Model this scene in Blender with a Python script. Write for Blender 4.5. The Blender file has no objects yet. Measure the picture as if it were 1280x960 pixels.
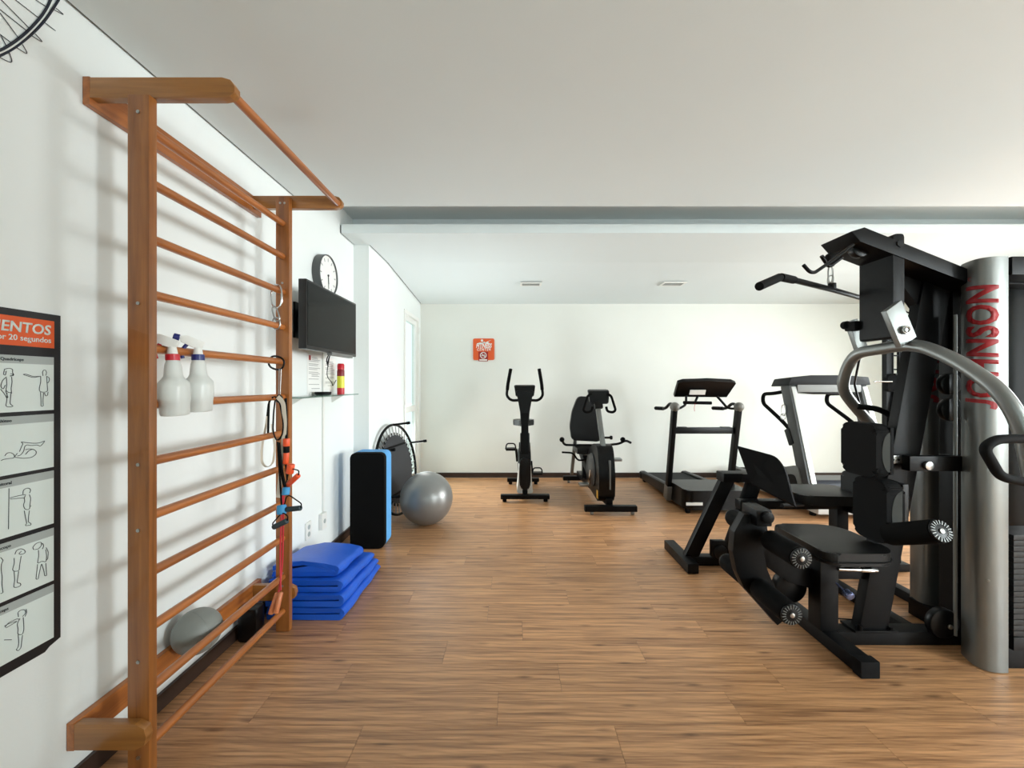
import bpy, bmesh, math, random
from mathutils import Vector, Matrix
random.seed(7)
R = math.radians
SC = bpy.context.scene
COL = SC.collection

# ------------------------------------------------------------------ camera, world, light, exposure
cam_d = bpy.data.cameras.new('camera'); cam = bpy.data.objects.new('camera', cam_d); COL.objects.link(cam)
cam.location = (0, 0, 1.35); cam.rotation_euler = (R(90), 0, 0)
cam_d.sensor_width = 36; cam_d.lens = 510 / 1280 * 36; cam_d.clip_start = 0.02
SC.camera = cam
SC.view_settings.view_transform = 'Standard'; SC.view_settings.look = 'None'
SC.view_settings.exposure = 0.0; SC.view_settings.gamma = 1.0; SC.view_settings.use_curve_mapping = False
W = bpy.data.worlds.new('sky'); SC.world = W; W.use_nodes = True
W.node_tree.nodes['Background'].inputs[0].default_value = (0.86, 0.95, 1.0, 1)
W.node_tree.nodes['Background'].inputs[1].default_value = 1.6

def area(name, loc, rot, sx, sy, power, col):
    l = bpy.data.lights.new(name, 'AREA'); l.shape = 'RECTANGLE'; l.size = sx; l.size_y = sy
    l.energy = power; l.color = col
    o = bpy.data.objects.new(name, l); o.location = loc; o.rotation_euler = rot; COL.objects.link(o)
    return o
XR = 6.0        # right wall
YN_ = -2.5
# daylight entering by the windows of the right wall, an added fill window behind the camera and the glass door
area('window_and_fill_light', (XR - 0.06, -1.7, 1.55), (0, R(90), 0), 1.3, 1.0, 290, (0.89, 0.97, 1.0))
wl = area('window_and_fill_light', (XR - 0.06, 3.6, 1.35), (0, 0, 0), 2.4, 1.9, 124, (0.94, 0.97, 0.98)); wl.data.spread = R(112)
wl.rotation_euler = Vector((-1, 0.06, -0.18)).to_track_quat('-Z', 'Y').to_euler()
area('window_and_fill_light', (XR - 0.06, 1.4, 1.6), (0, R(100), 0), 1.6, 1.3, 5, (0.84, 0.97, 1.0))
area('window_and_fill_light', (0.6, YN_ + 0.06, 1.5), (R(135), 0, 0), 2.6, 1.7, 9, (0.97, 0.98, 0.92))  # soft fill lamp set at the added window behind the camera
dl = area('door_light', (-1.27, 5.33, 1.25), (0, 0, 0), 0.5, 1.7, 22, (0.98, 0.98, 0.96))
dl.rotation_euler = Vector((0.82, -0.28, -0.45)).to_track_quat('-Z', 'Y').to_euler(); dl.data.spread = R(110)
du = area('door_light', (-1.24, 5.2, 0.5), (0, 0, 0), 0.6, 0.6, 16, (0.86, 0.96, 1.0))
du.rotation_euler = Vector((0.55, -0.6, 0.9)).to_track_quat('-Z', 'Y').to_euler(); du.data.spread = R(120)

# ------------------------------------------------------------------ materials
def srgb(c):
    return tuple(((v / 255) / 12.92 if v / 255 <= 0.04045 else (((v / 255) + 0.055) / 1.055) ** 2.4) for v in c) + (1,)
MATS = {}
def mat(name, col, rough=0.5, metal=0.0, bump=0.0, bscale=200, var=0.0, vscale=8, coat=0.0, spec=None, trans=0.0, emit=0, alpha=1, aniso=None):
    if name in MATS: return MATS[name]
    m = bpy.data.materials.new(name); m.use_nodes = True; nt = m.node_tree; b = nt.nodes['Principled BSDF']
    c = srgb(col); b.inputs['Base Color'].default_value = c
    b.inputs['Roughness'].default_value = rough; b.inputs['Metallic'].default_value = metal
    b.inputs['Coat Weight'].default_value = coat
    if spec is not None: b.inputs['Specular IOR Level'].default_value = spec
    if trans: b.inputs['Transmission Weight'].default_value = trans
    if alpha < 1: b.inputs['Alpha'].default_value = alpha
    tc = nt.nodes.new('ShaderNodeTexCoord')
    if var:
        n = nt.nodes.new('ShaderNodeTexNoise'); n.inputs['Scale'].default_value = vscale; n.inputs['Detail'].default_value = 4
        mp = nt.nodes.new('ShaderNodeMapping')
        if aniso: mp.inputs['Scale'].default_value = aniso
        nt.links.new(tc.outputs['Object'], mp.inputs[0]); nt.links.new(mp.outputs[0], n.inputs['Vector'])
        r = nt.nodes.new('ShaderNodeValToRGB')
        r.color_ramp.elements[0].position = 0.3; r.color_ramp.elements[1].position = 0.7
        r.color_ramp.elements[0].color = tuple(v * (1 - var) for v in c[:3]) + (1,)
        r.color_ramp.elements[1].color = tuple(min(1, v * (1 + var)) for v in c[:3]) + (1,)
        nt.links.new(n.outputs['Fac'], r.inputs[0]); nt.links.new(r.outputs[0], b.inputs['Base Color'])
    if bump:
        n = nt.nodes.new('ShaderNodeTexNoise'); n.inputs['Scale'].default_value = bscale; n.inputs['Detail'].default_value = 3
        nt.links.new(tc.outputs['Object'], n.inputs['Vector'])
        bp = nt.nodes.new('ShaderNodeBump'); bp.inputs['Strength'].default_value = bump; bp.inputs['Distance'].default_value = 0.002
        nt.links.new(n.outputs['Fac'], bp.inputs['Height']); nt.links.new(bp.outputs[0], b.inputs['Normal'])
    if emit:
        b.inputs['Emission Color'].default_value = c; b.inputs['Emission Strength'].default_value = emit
    MATS[name] = m; return m

M_wall = mat('wall_paint', (234, 238, 236), 0.75, bump=0.15, bscale=120, var=0.012, vscale=2)
M_wallb = mat('back_wall_paint', (232, 233, 226), 0.75, bump=0.15, bscale=120, var=0.015, vscale=2)
M_ceil = mat('ceiling_paint', (228, 235, 235), 0.8, bump=0.08, bscale=90, var=0.01, vscale=1.5)
M_gap = mat('shadow_gap', (34, 34, 32), 0.9)  # dark colour put in for the shade inside the ceiling gaps
M_base = mat('dark_baseboard', (52, 36, 28), 0.45, var=0.2, vscale=12)
M_white = mat('white_plastic', (235, 235, 230), 0.4)
M_alu = mat('white_aluminium', (238, 238, 234), 0.35)
M_black = mat('black_powder_coat', (6, 6, 7), 0.42, bump=0.05, bscale=400, var=0.1, vscale=20, spec=0.16)
M_blackp = mat('black_plastic', (6, 6, 7), 0.36, var=0.1, vscale=30, spec=0.25)
M_rubber = mat('black_rubber', (6, 6, 7), 0.75, bump=0.2, bscale=300, spec=0.2)
M_foam = mat('black_foam', (7, 7, 7), 0.9, bump=0.3, bscale=500, spec=0.15)
M_vinyl = mat('black_vinyl', (13, 13, 13), 0.42, spec=0.3, bump=0.25, bscale=350, var=0.08, vscale=10)
M_pad = mat('black_cloth_pad', (10, 10, 11), 0.85, spec=0.2, bump=0.3, bscale=600)
M_padg = mat('grey_cloth_insert', (52, 54, 51), 0.85, bump=0.3, bscale=600)
M_silver = mat('silver_paint', (128, 130, 128), 0.36, metal=0.6, var=0.05, vscale=6, bump=0.04, bscale=500)
M_grey = mat('grey_paint', (118, 120, 118), 0.4, metal=0.3, var=0.05)
M_chrome = mat('chrome', (215, 215, 215), 0.12, metal=1.0)
M_steel = mat('steel_bolt', (170, 170, 168), 0.3, metal=1.0)
M_red = mat('red_lettering', (150, 14, 24), 0.5)
M_orange = mat('orange_print', (226, 92, 38), 0.5)
M_darkred = mat('dark_red_print', (160, 28, 22), 0.5)
M_redp = mat('red_plastic', (200, 24, 40), 0.35)
M_bluep = mat('navy_plastic', (28, 38, 110), 0.35)
M_cyan = mat('blue_rubber', (58, 150, 205), 0.5)
M_orap = mat('orange_plastic', (235, 88, 40), 0.4)
M_mat = mat('blue_vinyl_mat', (22, 88, 200), 0.42, bump=0.6, bscale=22, var=0.06, vscale=5)
M_foamb = mat('light_blue_foam', (92, 164, 224), 0.75, bump=0.3, bscale=300)
M_ball = mat('silver_ball_rubber', (140, 140, 138), 0.34, metal=0.45, bump=0.06, bscale=60)
M_ballg = mat('grey_ball_rubber', (128, 131, 126), 0.5, bump=0.1, bscale=150)
M_bottle = mat('frosted_plastic', (244, 247, 243), 0.35, trans=0.35, bump=0.05)
M_panel = mat('print_black', (20, 22, 26), 0.4)
M_cell = mat('print_white', (222, 232, 228), 0.45)
M_cellg = mat('print_grey', (172, 180, 178), 0.45)
M_ink = mat('print_ink', (52, 58, 60), 0.5)
M_paper = mat('paper', (238, 238, 234), 0.7)
M_text = mat('paper_text', (150, 150, 148), 0.7)
M_screen = mat('tv_screen', (4, 4, 4), 0.12, spec=0.14)
M_tvb = mat('tv_bezel', (14, 14, 15), 0.3)
M_belt = mat('tread_belt', (24, 24, 25), 0.8, spec=0.2, bump=0.3, bscale=500)
M_webw = mat('white_webbing', (222, 214, 198), 0.85, bump=0.3, bscale=500)
M_redc = mat('red_cord', (190, 30, 44), 0.5)
M_lime = mat('yellow_print', (225, 220, 60), 0.4)
M_decal = mat('navy_vinyl_decal', (24, 28, 44), 0.5)
M_decalw = mat('white_vinyl_decal', (226, 230, 226), 0.5)
M_bracket = mat('clamp_cover', (118, 116, 110), 0.4)
M_vent = mat('vent_grey', (160, 162, 158), 0.6)

def glass(name, col=(0.9, 0.97, 0.95), a=0.0):
    m = bpy.data.materials.new(name); m.use_nodes = True; nt = m.node_tree; nt.nodes.clear()
    o = nt.nodes.new('ShaderNodeOutputMaterial'); t = nt.nodes.new('ShaderNodeBsdfTransparent'); g = nt.nodes.new('ShaderNodeBsdfGlossy')
    t.inputs[0].default_value = col + (1,); g.inputs[1].default_value = 0.03
    f = nt.nodes.new('ShaderNodeFresnel'); f.inputs[0].default_value = 1.45; mx = nt.nodes.new('ShaderNodeMixShader')
    ge = nt.nodes.new('ShaderNodeNewGeometry'); sb = nt.nodes.new('ShaderNodeMath'); sb.operation = 'SUBTRACT'; sb.use_clamp = True
    nt.links.new(f.outputs[0], sb.inputs[0]); nt.links.new(ge.outputs['Backfacing'], sb.inputs[1]); nt.links.new(sb.outputs[0], mx.inputs[0]); nt.links.new(t.outputs[0], mx.inputs[1]); nt.links.new(g.outputs[0], mx.inputs[2])
    nt.links.new(mx.outputs[0], o.inputs[0]); return m
M_glass = glass('clear_glass'); M_shelf = glass('shelf_glass', (0.50, 0.62, 0.58))

def wood(name, dark, light, axis, rough=0.4, coat=0.15, perobj=0.0, scale=1.0, knots=False):
    """procedural grain running along axis (0 x, 1 y, 2 z); each object gets its own offset and tint"""
    m = bpy.data.materials.new(name); m.use_nodes = True; nt = m.node_tree; N = nt.nodes; L = nt.links
    b = N['Principled BSDF']; b.inputs['Roughness'].default_value = rough; b.inputs['Coat Weight'].default_value = coat
    tc = N.new('ShaderNodeTexCoord'); oi = N.new('ShaderNodeObjectInfo')
    off = N.new('ShaderNodeVectorMath'); off.operation = 'SCALE'; off.inputs['Scale'].default_value = 37.0
    cv = N.new('ShaderNodeCombineXYZ')
    for i in range(3): L.new(oi.outputs['Random'], cv.inputs[i])
    L.new(cv.outputs[0], off.inputs[0])
    add = N.new('ShaderNodeVectorMath'); add.operation = 'ADD'
    L.new(tc.outputs['Object'], add.inputs[0]); L.new(off.outputs[0], add.inputs[1])
    mp = N.new('ShaderNodeMapping'); s = [(30 if knots else 22) * scale] * 3; s[axis] = 1.15 * scale; mp.inputs['Scale'].default_value = s
    L.new(add.outputs[0], mp.inputs[0])
    n1 = N.new('ShaderNodeTexNoise'); n1.inputs['Scale'].default_value = 1.0; n1.inputs['Detail'].default_value = 6
    n1.inputs['Roughness'].default_value = 0.62; n1.inputs['Distortion'].default_value = 0.35 if knots else 0.9
    L.new(mp.outputs[0], n1.inputs['Vector'])
    n2 = N.new('ShaderNodeTexNoise'); n2.inputs['Scale'].default_value = 3.2; n2.inputs['Detail'].default_value = 3
    L.new(mp.outputs[0], n2.inputs['Vector'])
    mixn = N.new('ShaderNodeMath'); mixn.operation = 'MULTIPLY_ADD'; mixn.inputs[1].default_value = 0.35
    L.new(n2.outputs['Fac'], mixn.inputs[0]); L.new(n1.outputs['Fac'], mixn.inputs[2])
    rp = N.new('ShaderNodeValToRGB'); e = rp.color_ramp.elements
    e[0].position = 0.40; e[0].color = srgb(dark); e[1].position = 0.80 if knots else 0.88; e[1].color = srgb(light)
    L.new(mixn.outputs[0], rp.inputs[0]); outc = rp.outputs[0]
    if knots:
        e[0].color = tuple(v * 0.8 for v in srgb(dark)[:3]) + (1,)
        mp2 = N.new('ShaderNodeMapping'); s2 = [13.0] * 3; s2[axis] = 3.2; mp2.inputs['Scale'].default_value = s2
        L.new(add.outputs[0], mp2.inputs[0])
        vo = N.new('ShaderNodeTexVoronoi'); vo.inputs['Scale'].default_value = 1.0; L.new(mp2.outputs[0], vo.inputs['Vector'])
        kr = N.new('ShaderNodeValToRGB'); kr.color_ramp.elements[0].position = 0.03; kr.color_ramp.elements[0].color = (0.25, 0.2, 0.17, 1)
        kr.color_ramp.elements[1].position = 0.16; kr.color_ramp.elements[1].color = (1, 1, 1, 1)
        L.new(vo.outputs['Distance'], kr.inputs[0])
        # rings of cathedral grain around scattered centres
        wv = N.new('ShaderNodeTexWave'); wv.wave_type = 'RINGS'; wv.rings_direction = 'SPHERICAL'; wv.inputs['Scale'].default_value = 1.4
        wv.inputs['Distortion'].default_value = 6; wv.inputs['Detail'].default_value = 2
        L.new(mp2.outputs[0], wv.inputs['Vector'])
        wr = N.new('ShaderNodeValToRGB'); wr.color_ramp.elements[0].position = 0.0; wr.color_ramp.elements[0].color = (0.66, 0.62, 0.6, 1)
        wr.color_ramp.elements[1].position = 0.35; wr.color_ramp.elements[1].color = (1, 1, 1, 1)
        L.new(wv.outputs['Fac'], wr.inputs[0])
        for src in (kr, wr):
            mm = N.new('ShaderNodeMixRGB'); mm.blend_type = 'MULTIPLY'; mm.inputs[0].default_value = 0.8 if src is kr else 0.45
            L.new(outc, mm.inputs[1]); L.new(src.outputs[0], mm.inputs[2]); outc = mm.outputs[0]
    if perobj:
        hs = N.new('ShaderNodeHueSaturation'); mr = N.new('ShaderNodeMapRange')
        mr.inputs['To Min'].default_value = 1 - perobj; mr.inputs['To Max'].default_value = 1 + perobj
        L.new(oi.outputs['Random'], mr.inputs[0]); L.new(mr.outputs[0], hs.inputs['Value']); L.new(outc, hs.inputs['Color']); outc = hs.outputs[0]
    L.new(outc, b.inputs['Base Color'])
    bp = N.new('ShaderNodeBump'); bp.inputs['Strength'].default_value = 0.12; bp.inputs['Distance'].default_value = 0.001
    L.new(n1.outputs['Fac'], bp.inputs['Height']); L.new(bp.outputs[0], b.inputs['Normal'])
    return m
M_plank = wood('floor_plank', (122, 80, 52), (206, 154, 108), 0, rough=0.36, coat=0.0, perobj=0.07, scale=1.6, knots=True)
M_wy = wood('stall_wood_y', (124, 68, 28), (190, 114, 54), 1, 0.35, 0.3)
M_wz = wood('stall_wood_z', (110, 62, 26), (168, 104, 48), 2, 0.35, 0.3)
M_wx = wood('stall_wood_x', (116, 72, 30), (172, 114, 54), 0, 0.35, 0.3)
M_handlew = wood('handle_wood', (180, 90, 50), (222, 140, 90), 2, 0.4, 0.2)

# ------------------------------------------------------------------ mesh helpers
def V(*a): return Vector(a)
def P(px, py, d):            # a point of the room that stands at depth d and is seen at that pixel of the 1280x960 photograph
    return Vector(((px - 640) / 510 * d, d, 1.35 - (py - 480) / 510 * d))
def BM(): return bmesh.new()
def box(bm, x0, x1, y0, y1, z0, z1, bev=0.0, seg=2, rot=None, c=None):
    r = bmesh.ops.create_cube(bm, size=1.0); vs = r['verts']
    cx, cy, cz = (x0 + x1) / 2, (y0 + y1) / 2, (z0 + z1) / 2
    for v in vs: v.co = Vector((v.co.x * (x1 - x0), v.co.y * (y1 - y0), v.co.z * (z1 - z0)))
    if bev:
        es = list({e for v in vs for e in v.link_edges})
        g = bmesh.ops.bevel(bm, geom=es, offset=bev, segments=seg, profile=0.7, affect='EDGES')
        vs = list({v for f in g['faces'] for v in f.verts} | {v for v in vs if v.is_valid})
    M = Matrix.Translation((cx, cy, cz)) @ (rot.to_4x4() if rot else Matrix.Identity(4))
    for v in vs: v.co = M @ v.co
    return vs
def beam(bm, a, b, w, h, up=(0, 0, 1), bev=0.0):
    """box from a to b; w across, h along up"""
    a = Vector(a); b = Vector(b); d = b - a; L = d.length; x = d.normalized(); u = Vector(up)
    y = u.cross(x); y.normalize(); z = x.cross(y)
    rot = Matrix((x, y, z)).transposed(); c = (a + b) / 2
    return box(bm, c.x - L / 2, c.x + L / 2, c.y - w / 2, c.y + w / 2, c.z - h / 2, c.z + h / 2, bev, rot=rot)
def fillet(pts, rad, n=6):
    pts = [Vector(p) for p in pts]; out = [pts[0]]
    for i in range(1, len(pts) - 1):
        p = pts[i]; a = pts[i - 1] - p; b = pts[i + 1] - p
        r = min(rad, a.length * 0.49, b.length * 0.49)
        s = p + a.normalized() * r; e = p + b.normalized() * r
        for k in range(n + 1):
            t = k / n; out.append((1 - t) ** 2 * s + 2 * t * (1 - t) * p + t * t * e)
    out.append(pts[-1]); return out
def sweep(bm, pts, r, n=12, closed=False, r2=None, up=None, rad=None):
    pts = [Vector(p) for p in pts]; N = len(pts); rings = []
    t0 = (pts[1] - pts[0]).normalized()
    nrm = Vector(up) if up else (Vector((0, 0, 1)) if abs(t0.z) < 0.9 else Vector((1, 0, 0)))
    nrm = (nrm - t0 * nrm.dot(t0)).normalized()
    for i in range(N):
        if closed: t = pts[(i + 1) % N] - pts[i - 1]
        elif i == 0: t = pts[1] - pts[0]
        elif i == N - 1: t = pts[-1] - pts[-2]
        else: t = (pts[i + 1] - pts[i]).normalized() + (pts[i] - pts[i - 1]).normalized()
        t.normalize(); nrm = (nrm - t * nrm.dot(t))
        if nrm.length < 1e-6: nrm = t.orthogonal()
        nrm.normalize(); bn = t.cross(nrm)
        ri = rad[i] if rad else r; rj = r2 if r2 else ri
        rings.append([bm.verts.new(pts[i] + nrm * ri * math.cos(2 * math.pi * k / n) + bn * rj * math.sin(2 * math.pi * k / n)) for k in range(n)])
    for i in range(N if closed else N - 1):
        A = rings[i]; B = rings[(i + 1) % N]
        for k in range(n): bm.faces.new((A[k], A[(k + 1) % n], B[(k + 1) % n], B[k]))
    if not closed:
        bm.faces.new(list(reversed(rings[0]))); bm.faces.new(rings[-1])
def tube(bm, pts, r, bend=0.04, n=12, **k): sweep(bm, fillet(pts, bend) if len(pts) > 2 else pts, r, n, **k)
def cyl(bm, a, b, r, n=24, bev=0.0):
    a = Vector(a); b = Vector(b)
    if bev:
        d = (b - a).normalized() * bev
        sweep(bm, [a, a + d * 0.35, a + d, b - d, b - d * 0.35, b], r, n, rad=[r - bev, r - bev * 0.25, r, r, r - bev * 0.25, r - bev])
    else: sweep(bm, [a, b], r, n)
def ring(bm, c, ax, R0, r, n=32, m=8):
    ax = Vector(ax).normalized(); u = ax.orthogonal().normalized(); v = ax.cross(u); c = Vector(c)
    sweep(bm, [c + (u * math.cos(2 * math.pi * k / n) + v * math.sin(2 * math.pi * k / n)) * R0 for k in range(n)], r, m, closed=True, up=ax)
def lathe(bm, prof, o, ax=(0, 0, 1), n=24):
    o = Vector(o); ax = Vector(ax).normalized(); u = ax.orthogonal().normalized(); v = ax.cross(u); rings = []
    for r, h in prof:
        rings.append([bm.verts.new(o + ax * h + (u * math.cos(2 * math.pi * k / n) + v * math.sin(2 * math.pi * k / n)) * max(r, 1e-4)) for k in range(n)])
    for i in range(len(rings) - 1):
        for k in range(n): bm.faces.new((rings[i][k], rings[i][(k + 1) % n], rings[i + 1][(k + 1) % n], rings[i + 1][k]))
    bm.faces.new(list(reversed(rings[0]))); bm.faces.new(rings[-1])
def prism(bm, poly, vec, bev=0.0):
    """extrude the planar polygon (3-D points) by vec"""
    vec = Vector(vec); a = [bm.verts.new(Vector(p)) for p in poly]; b = [bm.verts.new(Vector(p) + vec) for p in poly]; n = len(a)
    fs = [bm.faces.new(a), bm.faces.new(list(reversed(b)))]
    fs += [bm.faces.new((a[(i + 1) % n], a[i], b[i], b[(i + 1) % n])) for i in range(n)]
    if bev:
        es = list({e for f in fs for e in f.edges}); bmesh.ops.bevel(bm, geom=es, offset=bev, segments=2, profile=0.7, affect='EDGES')
def rpoly(poly, rad, n=5):
    """round the corners of a planar closed polygon"""
    pts = [Vector(p) for p in poly]; out = []; N = len(pts)
    for i in range(N):
        p = pts[i]; a = pts[i - 1] - p; b = pts[(i + 1) % N] - p; r = min(rad, a.length * 0.48, b.length * 0.48)
        s = p + a.normalized() * r; e = p + b.normalized() * r
        for k in range(n + 1):
            t = k / n; out.append((1 - t) ** 2 * s + 2 * t * (1 - t) * p + t * t * e)
    return out
def sphere(bm, c, r, seg=32, sq=(1, 1, 1)):
    g = bmesh.ops.create_uvsphere(bm, u_segments=seg, v_segments=seg // 2, radius=r)
    for v in g['verts']: v.co = Vector((v.co.x * sq[0], v.co.y * sq[1], v.co.z * sq[2])) + Vector(c)

def origin(o):
    v = Vector((0, 0, 0))
    while o is not None: v += o.location; o = o.parent
    return v
def obj(name, bm, m, parent=None, loc=None, smooth=True, label=None):
    bmesh.ops.recalc_face_normals(bm, faces=bm.faces)
    me = bpy.data.meshes.new(name); o = bpy.data.objects.new(name, me); COL.objects.link(o)
    if parent: o.parent = parent
    if loc: o.location = loc
    org = origin(o)
    for v in bm.verts: v.co -= org
    bm.to_mesh(me); bm.free(); me.materials.append(m)
    if smooth:
        for p in me.polygons: p.use_smooth = True
        me.set_sharp_from_angle(angle=R(38))
    if label: o['label'] = label
    return o
def thing(name, label, cat, loc, group=None):
    o = bpy.data.objects.new(name, None); o.empty_display_size = 0.05; COL.objects.link(o); o.location = loc
    o['label'] = label; o['category'] = cat
    if group: o['group'] = group
    return o
def tag(o, label, cat, group=None):
    o['label'] = label; o['category'] = cat
    if group: o['group'] = group
    return o
def struct(name, bm, m, loc=(0, 0, 0), parent=None, smooth=False):
    o = obj(name, bm, m, parent, loc, smooth); 
    if not parent: o['kind'] = 'structure'
    return o
def text(name, body, size, m, parent, fn, bold=0.0, xs=1.0, shear=0.0, cuts=(), align='CENTER', spacing=1.0, ext=0.0, thick=0.0008):
    """letters as thin meshes; fn maps (u, v, w) of the text plane to the room"""
    cu = bpy.data.curves.new(name, 'FONT'); cu.body = body; cu.size = size; cu.align_x = align; cu.offset = bold
    cu.space_character = spacing; cu.shear = shear; cu.resolution_u = 3
    to = bpy.data.objects.new(name, cu); COL.objects.link(to); bpy.context.view_layer.update()
    me = bpy.data.meshes.new_from_object(to.evaluated_get(bpy.context.evaluated_depsgraph_get()))
    bpy.data.objects.remove(to); bm = BM(); bm.from_mesh(me); bpy.data.meshes.remove(me)
    for c in cuts:
        bmesh.ops.bisect_plane(bm, geom=bm.verts[:] + bm.edges[:] + bm.faces[:], plane_co=(0, c, 0), plane_no=(0, 1, 0))
    g = bmesh.ops.extrude_face_region(bm, geom=bm.faces[:])
    for v in g['geom']:
        if isinstance(v, bmesh.types.BMVert): v.co.z += thick
    for v in bm.verts: v.co = Vector(fn(v.co.x * xs, v.co.y, v.co.z))
    return obj(name, bm, m, parent, smooth=False)

# ------------------------------------------------------------------ room shell
XL, XL2, YC, YB, YN = -1.46, -1.32, 3.76, 5.885, -2.5
H1, H2, H3 = 2.60, 2.63, 2.51
DY0, DY1, DZ = 4.98, 5.76, 2.27          # glass door opening
bm = BM()
box(bm, XL - 0.12, XL, YN, YC, 0, 3.0)
box(bm, XL - 0.12, XL2, YC, YC + 0.3, 0, 3.0); box(bm, XL2 - 0.07, XL2, YC + 0.3, DY0, 0, 3.0)
box(bm, XL2 - 0.07, XL2, DY1, YB + 0.12, 0, 3.0)
box(bm, XL2 - 0.07, XL2, DY0, DY1, DZ, 3.0)
struct('wall_left', bm, M_wall)
bm = BM(); box(bm, XL2, XR + 0.12, YB, YB + 0.12, 0, 3.0); struct('wall_back', bm, M_wallb)
bm = BM()                                  # right wall with three window openings
WIN = [(-2.25, -1.15, 0.75, 2.35), (0.7, 2.1, 0.75, 2.35), (2.35, 4.85, 0.55, 2.45)]
ys = [YN] + [v for w in WIN for v in w[:2]] + [YB]
for i in range(0, len(ys), 2): box(bm, XR, XR + 0.12, ys[i], ys[i + 1], 0, 3.0)
for (a, b, c, d) in WIN: box(bm, XR, XR + 0.12, a, b, 0, c); box(bm, XR, XR + 0.12, a, b, d, 3.0)
struct('wall_right', bm, M_wall)
for k, (a, b, c, d) in enumerate(WIN):
    bm = BM(); f = 0.05
    for (p, q, r_, s) in ((a, b, c, c + f), (a, b, d - f, d), (a, a + f, c + f, d - f), (b - f, b, c + f, d - f), ((a + b) / 2 - f / 2, (a + b) / 2 + f / 2, c + f, d - f)):
        box(bm, XR + 0.03, XR + 0.09, p, q, r_, s)
    w = struct('window_%d' % (k + 1), bm, M_alu)
    for (p, q) in ((a + f, (a + b) / 2 - f / 2), ((a + b) / 2 + f / 2, b - f)):
        bm = BM(); box(bm, XR + 0.055, XR + 0.061, p, q, c + f, d - f); obj('pane', bm, M_glass, w, smooth=False)
bm = BM(); box(bm, 2.2, 2.35, YN, -0.25, 0, H1); struct('added_shade_wall', bm, M_wall)  # unseen stub added to keep window light off the near left wall
bm = BM()                                  # wall behind the camera with a window added for soft fill
a, b, c, d = -0.8, 2.0, 0.6, 2.4
box(bm, XL - 0.12, a, YN - 0.12, YN, 0, 3.0); box(bm, b, XR + 0.12, YN - 0.12, YN, 0, 3.0)
box(bm, a, b, YN - 0.12, YN, 0, c); box(bm, a, b, YN - 0.12, YN, d, 3.0)
struct('wall_front', bm, M_wall)
bm = BM(); f = 0.05
for (p, q, r_, s) in ((a, b, c, c + f), (a, b, d - f, d), (a, a + f, c + f, d - f), (b - f, b, c + f, d - f), (0.55, 0.65, c + f, d - f)):
    box(bm, p, q, YN - 0.09, YN - 0.03, r_, s)
w = struct('window_4', bm, M_alu)
for (p, q) in ((a + f, 0.55), (0.65, b - f)):
    bm = BM(); box(bm, p, q, YN - 0.065, YN - 0.059, c + f, d - f); obj('pane', bm, M_glass, w, smooth=False)

# ceilings: high one above the camera, a cove, then the lower soffit and the lowest strip by the far wall
g = 0.012
bm = BM(); box(bm, XL + g, XR, YN, 2.87, H1, H1 + 0.05); box(bm, XL, XR, 2.80, 3.80, 2.86, 2.92); box(bm, XL, XR, 2.87, 2.89, H1 + 0.02, 2.86)
struct('ceiling', bm, M_ceil)
bm = BM(); box(bm, XL, XL + g + 0.004, YN, 2.87, H1 + 0.008, H1 + 0.05); box(bm, XL, XR, YN, 2.80, H1 + 0.05, H1 + 0.07); struct('gap_shade_1', bm, M_gap)  # dark filler paints the shade of the gap along the high ceiling
def zs_(y): return H2 if y < 4.3 else H2 - (H2 - 2.506) * (y - 4.3) / (YB - 4.3)
bm = BM()
box(bm, XL + g, XR, 3.46, 3.52, H2, 2.705); box(bm, XL, XR, 3.74, 3.80, H2 + 0.05, 2.86)
prism(bm, [(XL + g, 3.52, H2), (XL + g, YC, H2), (XL + g, YC, H2 + 0.06), (XL + g, 3.52, H2 + 0.06)], (XR - XL - g, 0, 0))
prism(bm, [(XL2 + g, YC, H2), (XL2 + g, 4.3, H2), (XL2 + g, YB, zs_(YB)), (XL2 + g, YB, H2 + 0.06), (XL2 + g, YC, H2 + 0.06)], (XR - XL2 - g, 0, 0))
struct('ceiling_soffit', bm, M_ceil)
bm = BM(); box(bm, XL, XL + g, 3.47, YC, H2 + 0.008, 2.70); struct('gap_shade_2', bm, M_gap)  # same painted gap shade beside the soffit
bm = BM(); prism(bm, [(XL2, YC, H2 + 0.008), (XL2, 4.3, H2 + 0.008), (XL2, YB, zs_(YB) + 0.008), (XL2, YB, H2 + 0.06), (XL2, YC, H2 + 0.06)], (g, 0, 0)); struct('gap_shade_3', bm, M_gap)  # painted gap shade along the pier wall
bm = BM(); box(bm, XL2 + g, XR, YB - 0.006, YB, zs_(YB) + 0.004, zs_(YB) + 0.02)
bm.free()
# lintel line where the soffit rests on the wall pier
# baseboards
bm = BM(); box(bm, XL, XL + 0.014, YN, YC, 0.004, 0.072); struct('baseboard_left', bm, M_base)
bm = BM(); box(bm, XL + 0.014, XL2 + 0.014, YC - 0.014, YC, 0.004, 0.072); box(bm, XL2, XL2 + 0.014, YC, DY0, 0.004, 0.072); struct('baseboard_left_pier', bm, M_base)
bm = BM(); box(bm, XL2, XR, YB - 0.014, YB, 0.004, 0.072); struct('baseboard_back', bm, M_base)
bm = BM(); box(bm, XR - 0.014, XR, YN, YB - 0.014, 0.004, 0.072); struct('baseboard_right', bm, M_base)

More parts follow.
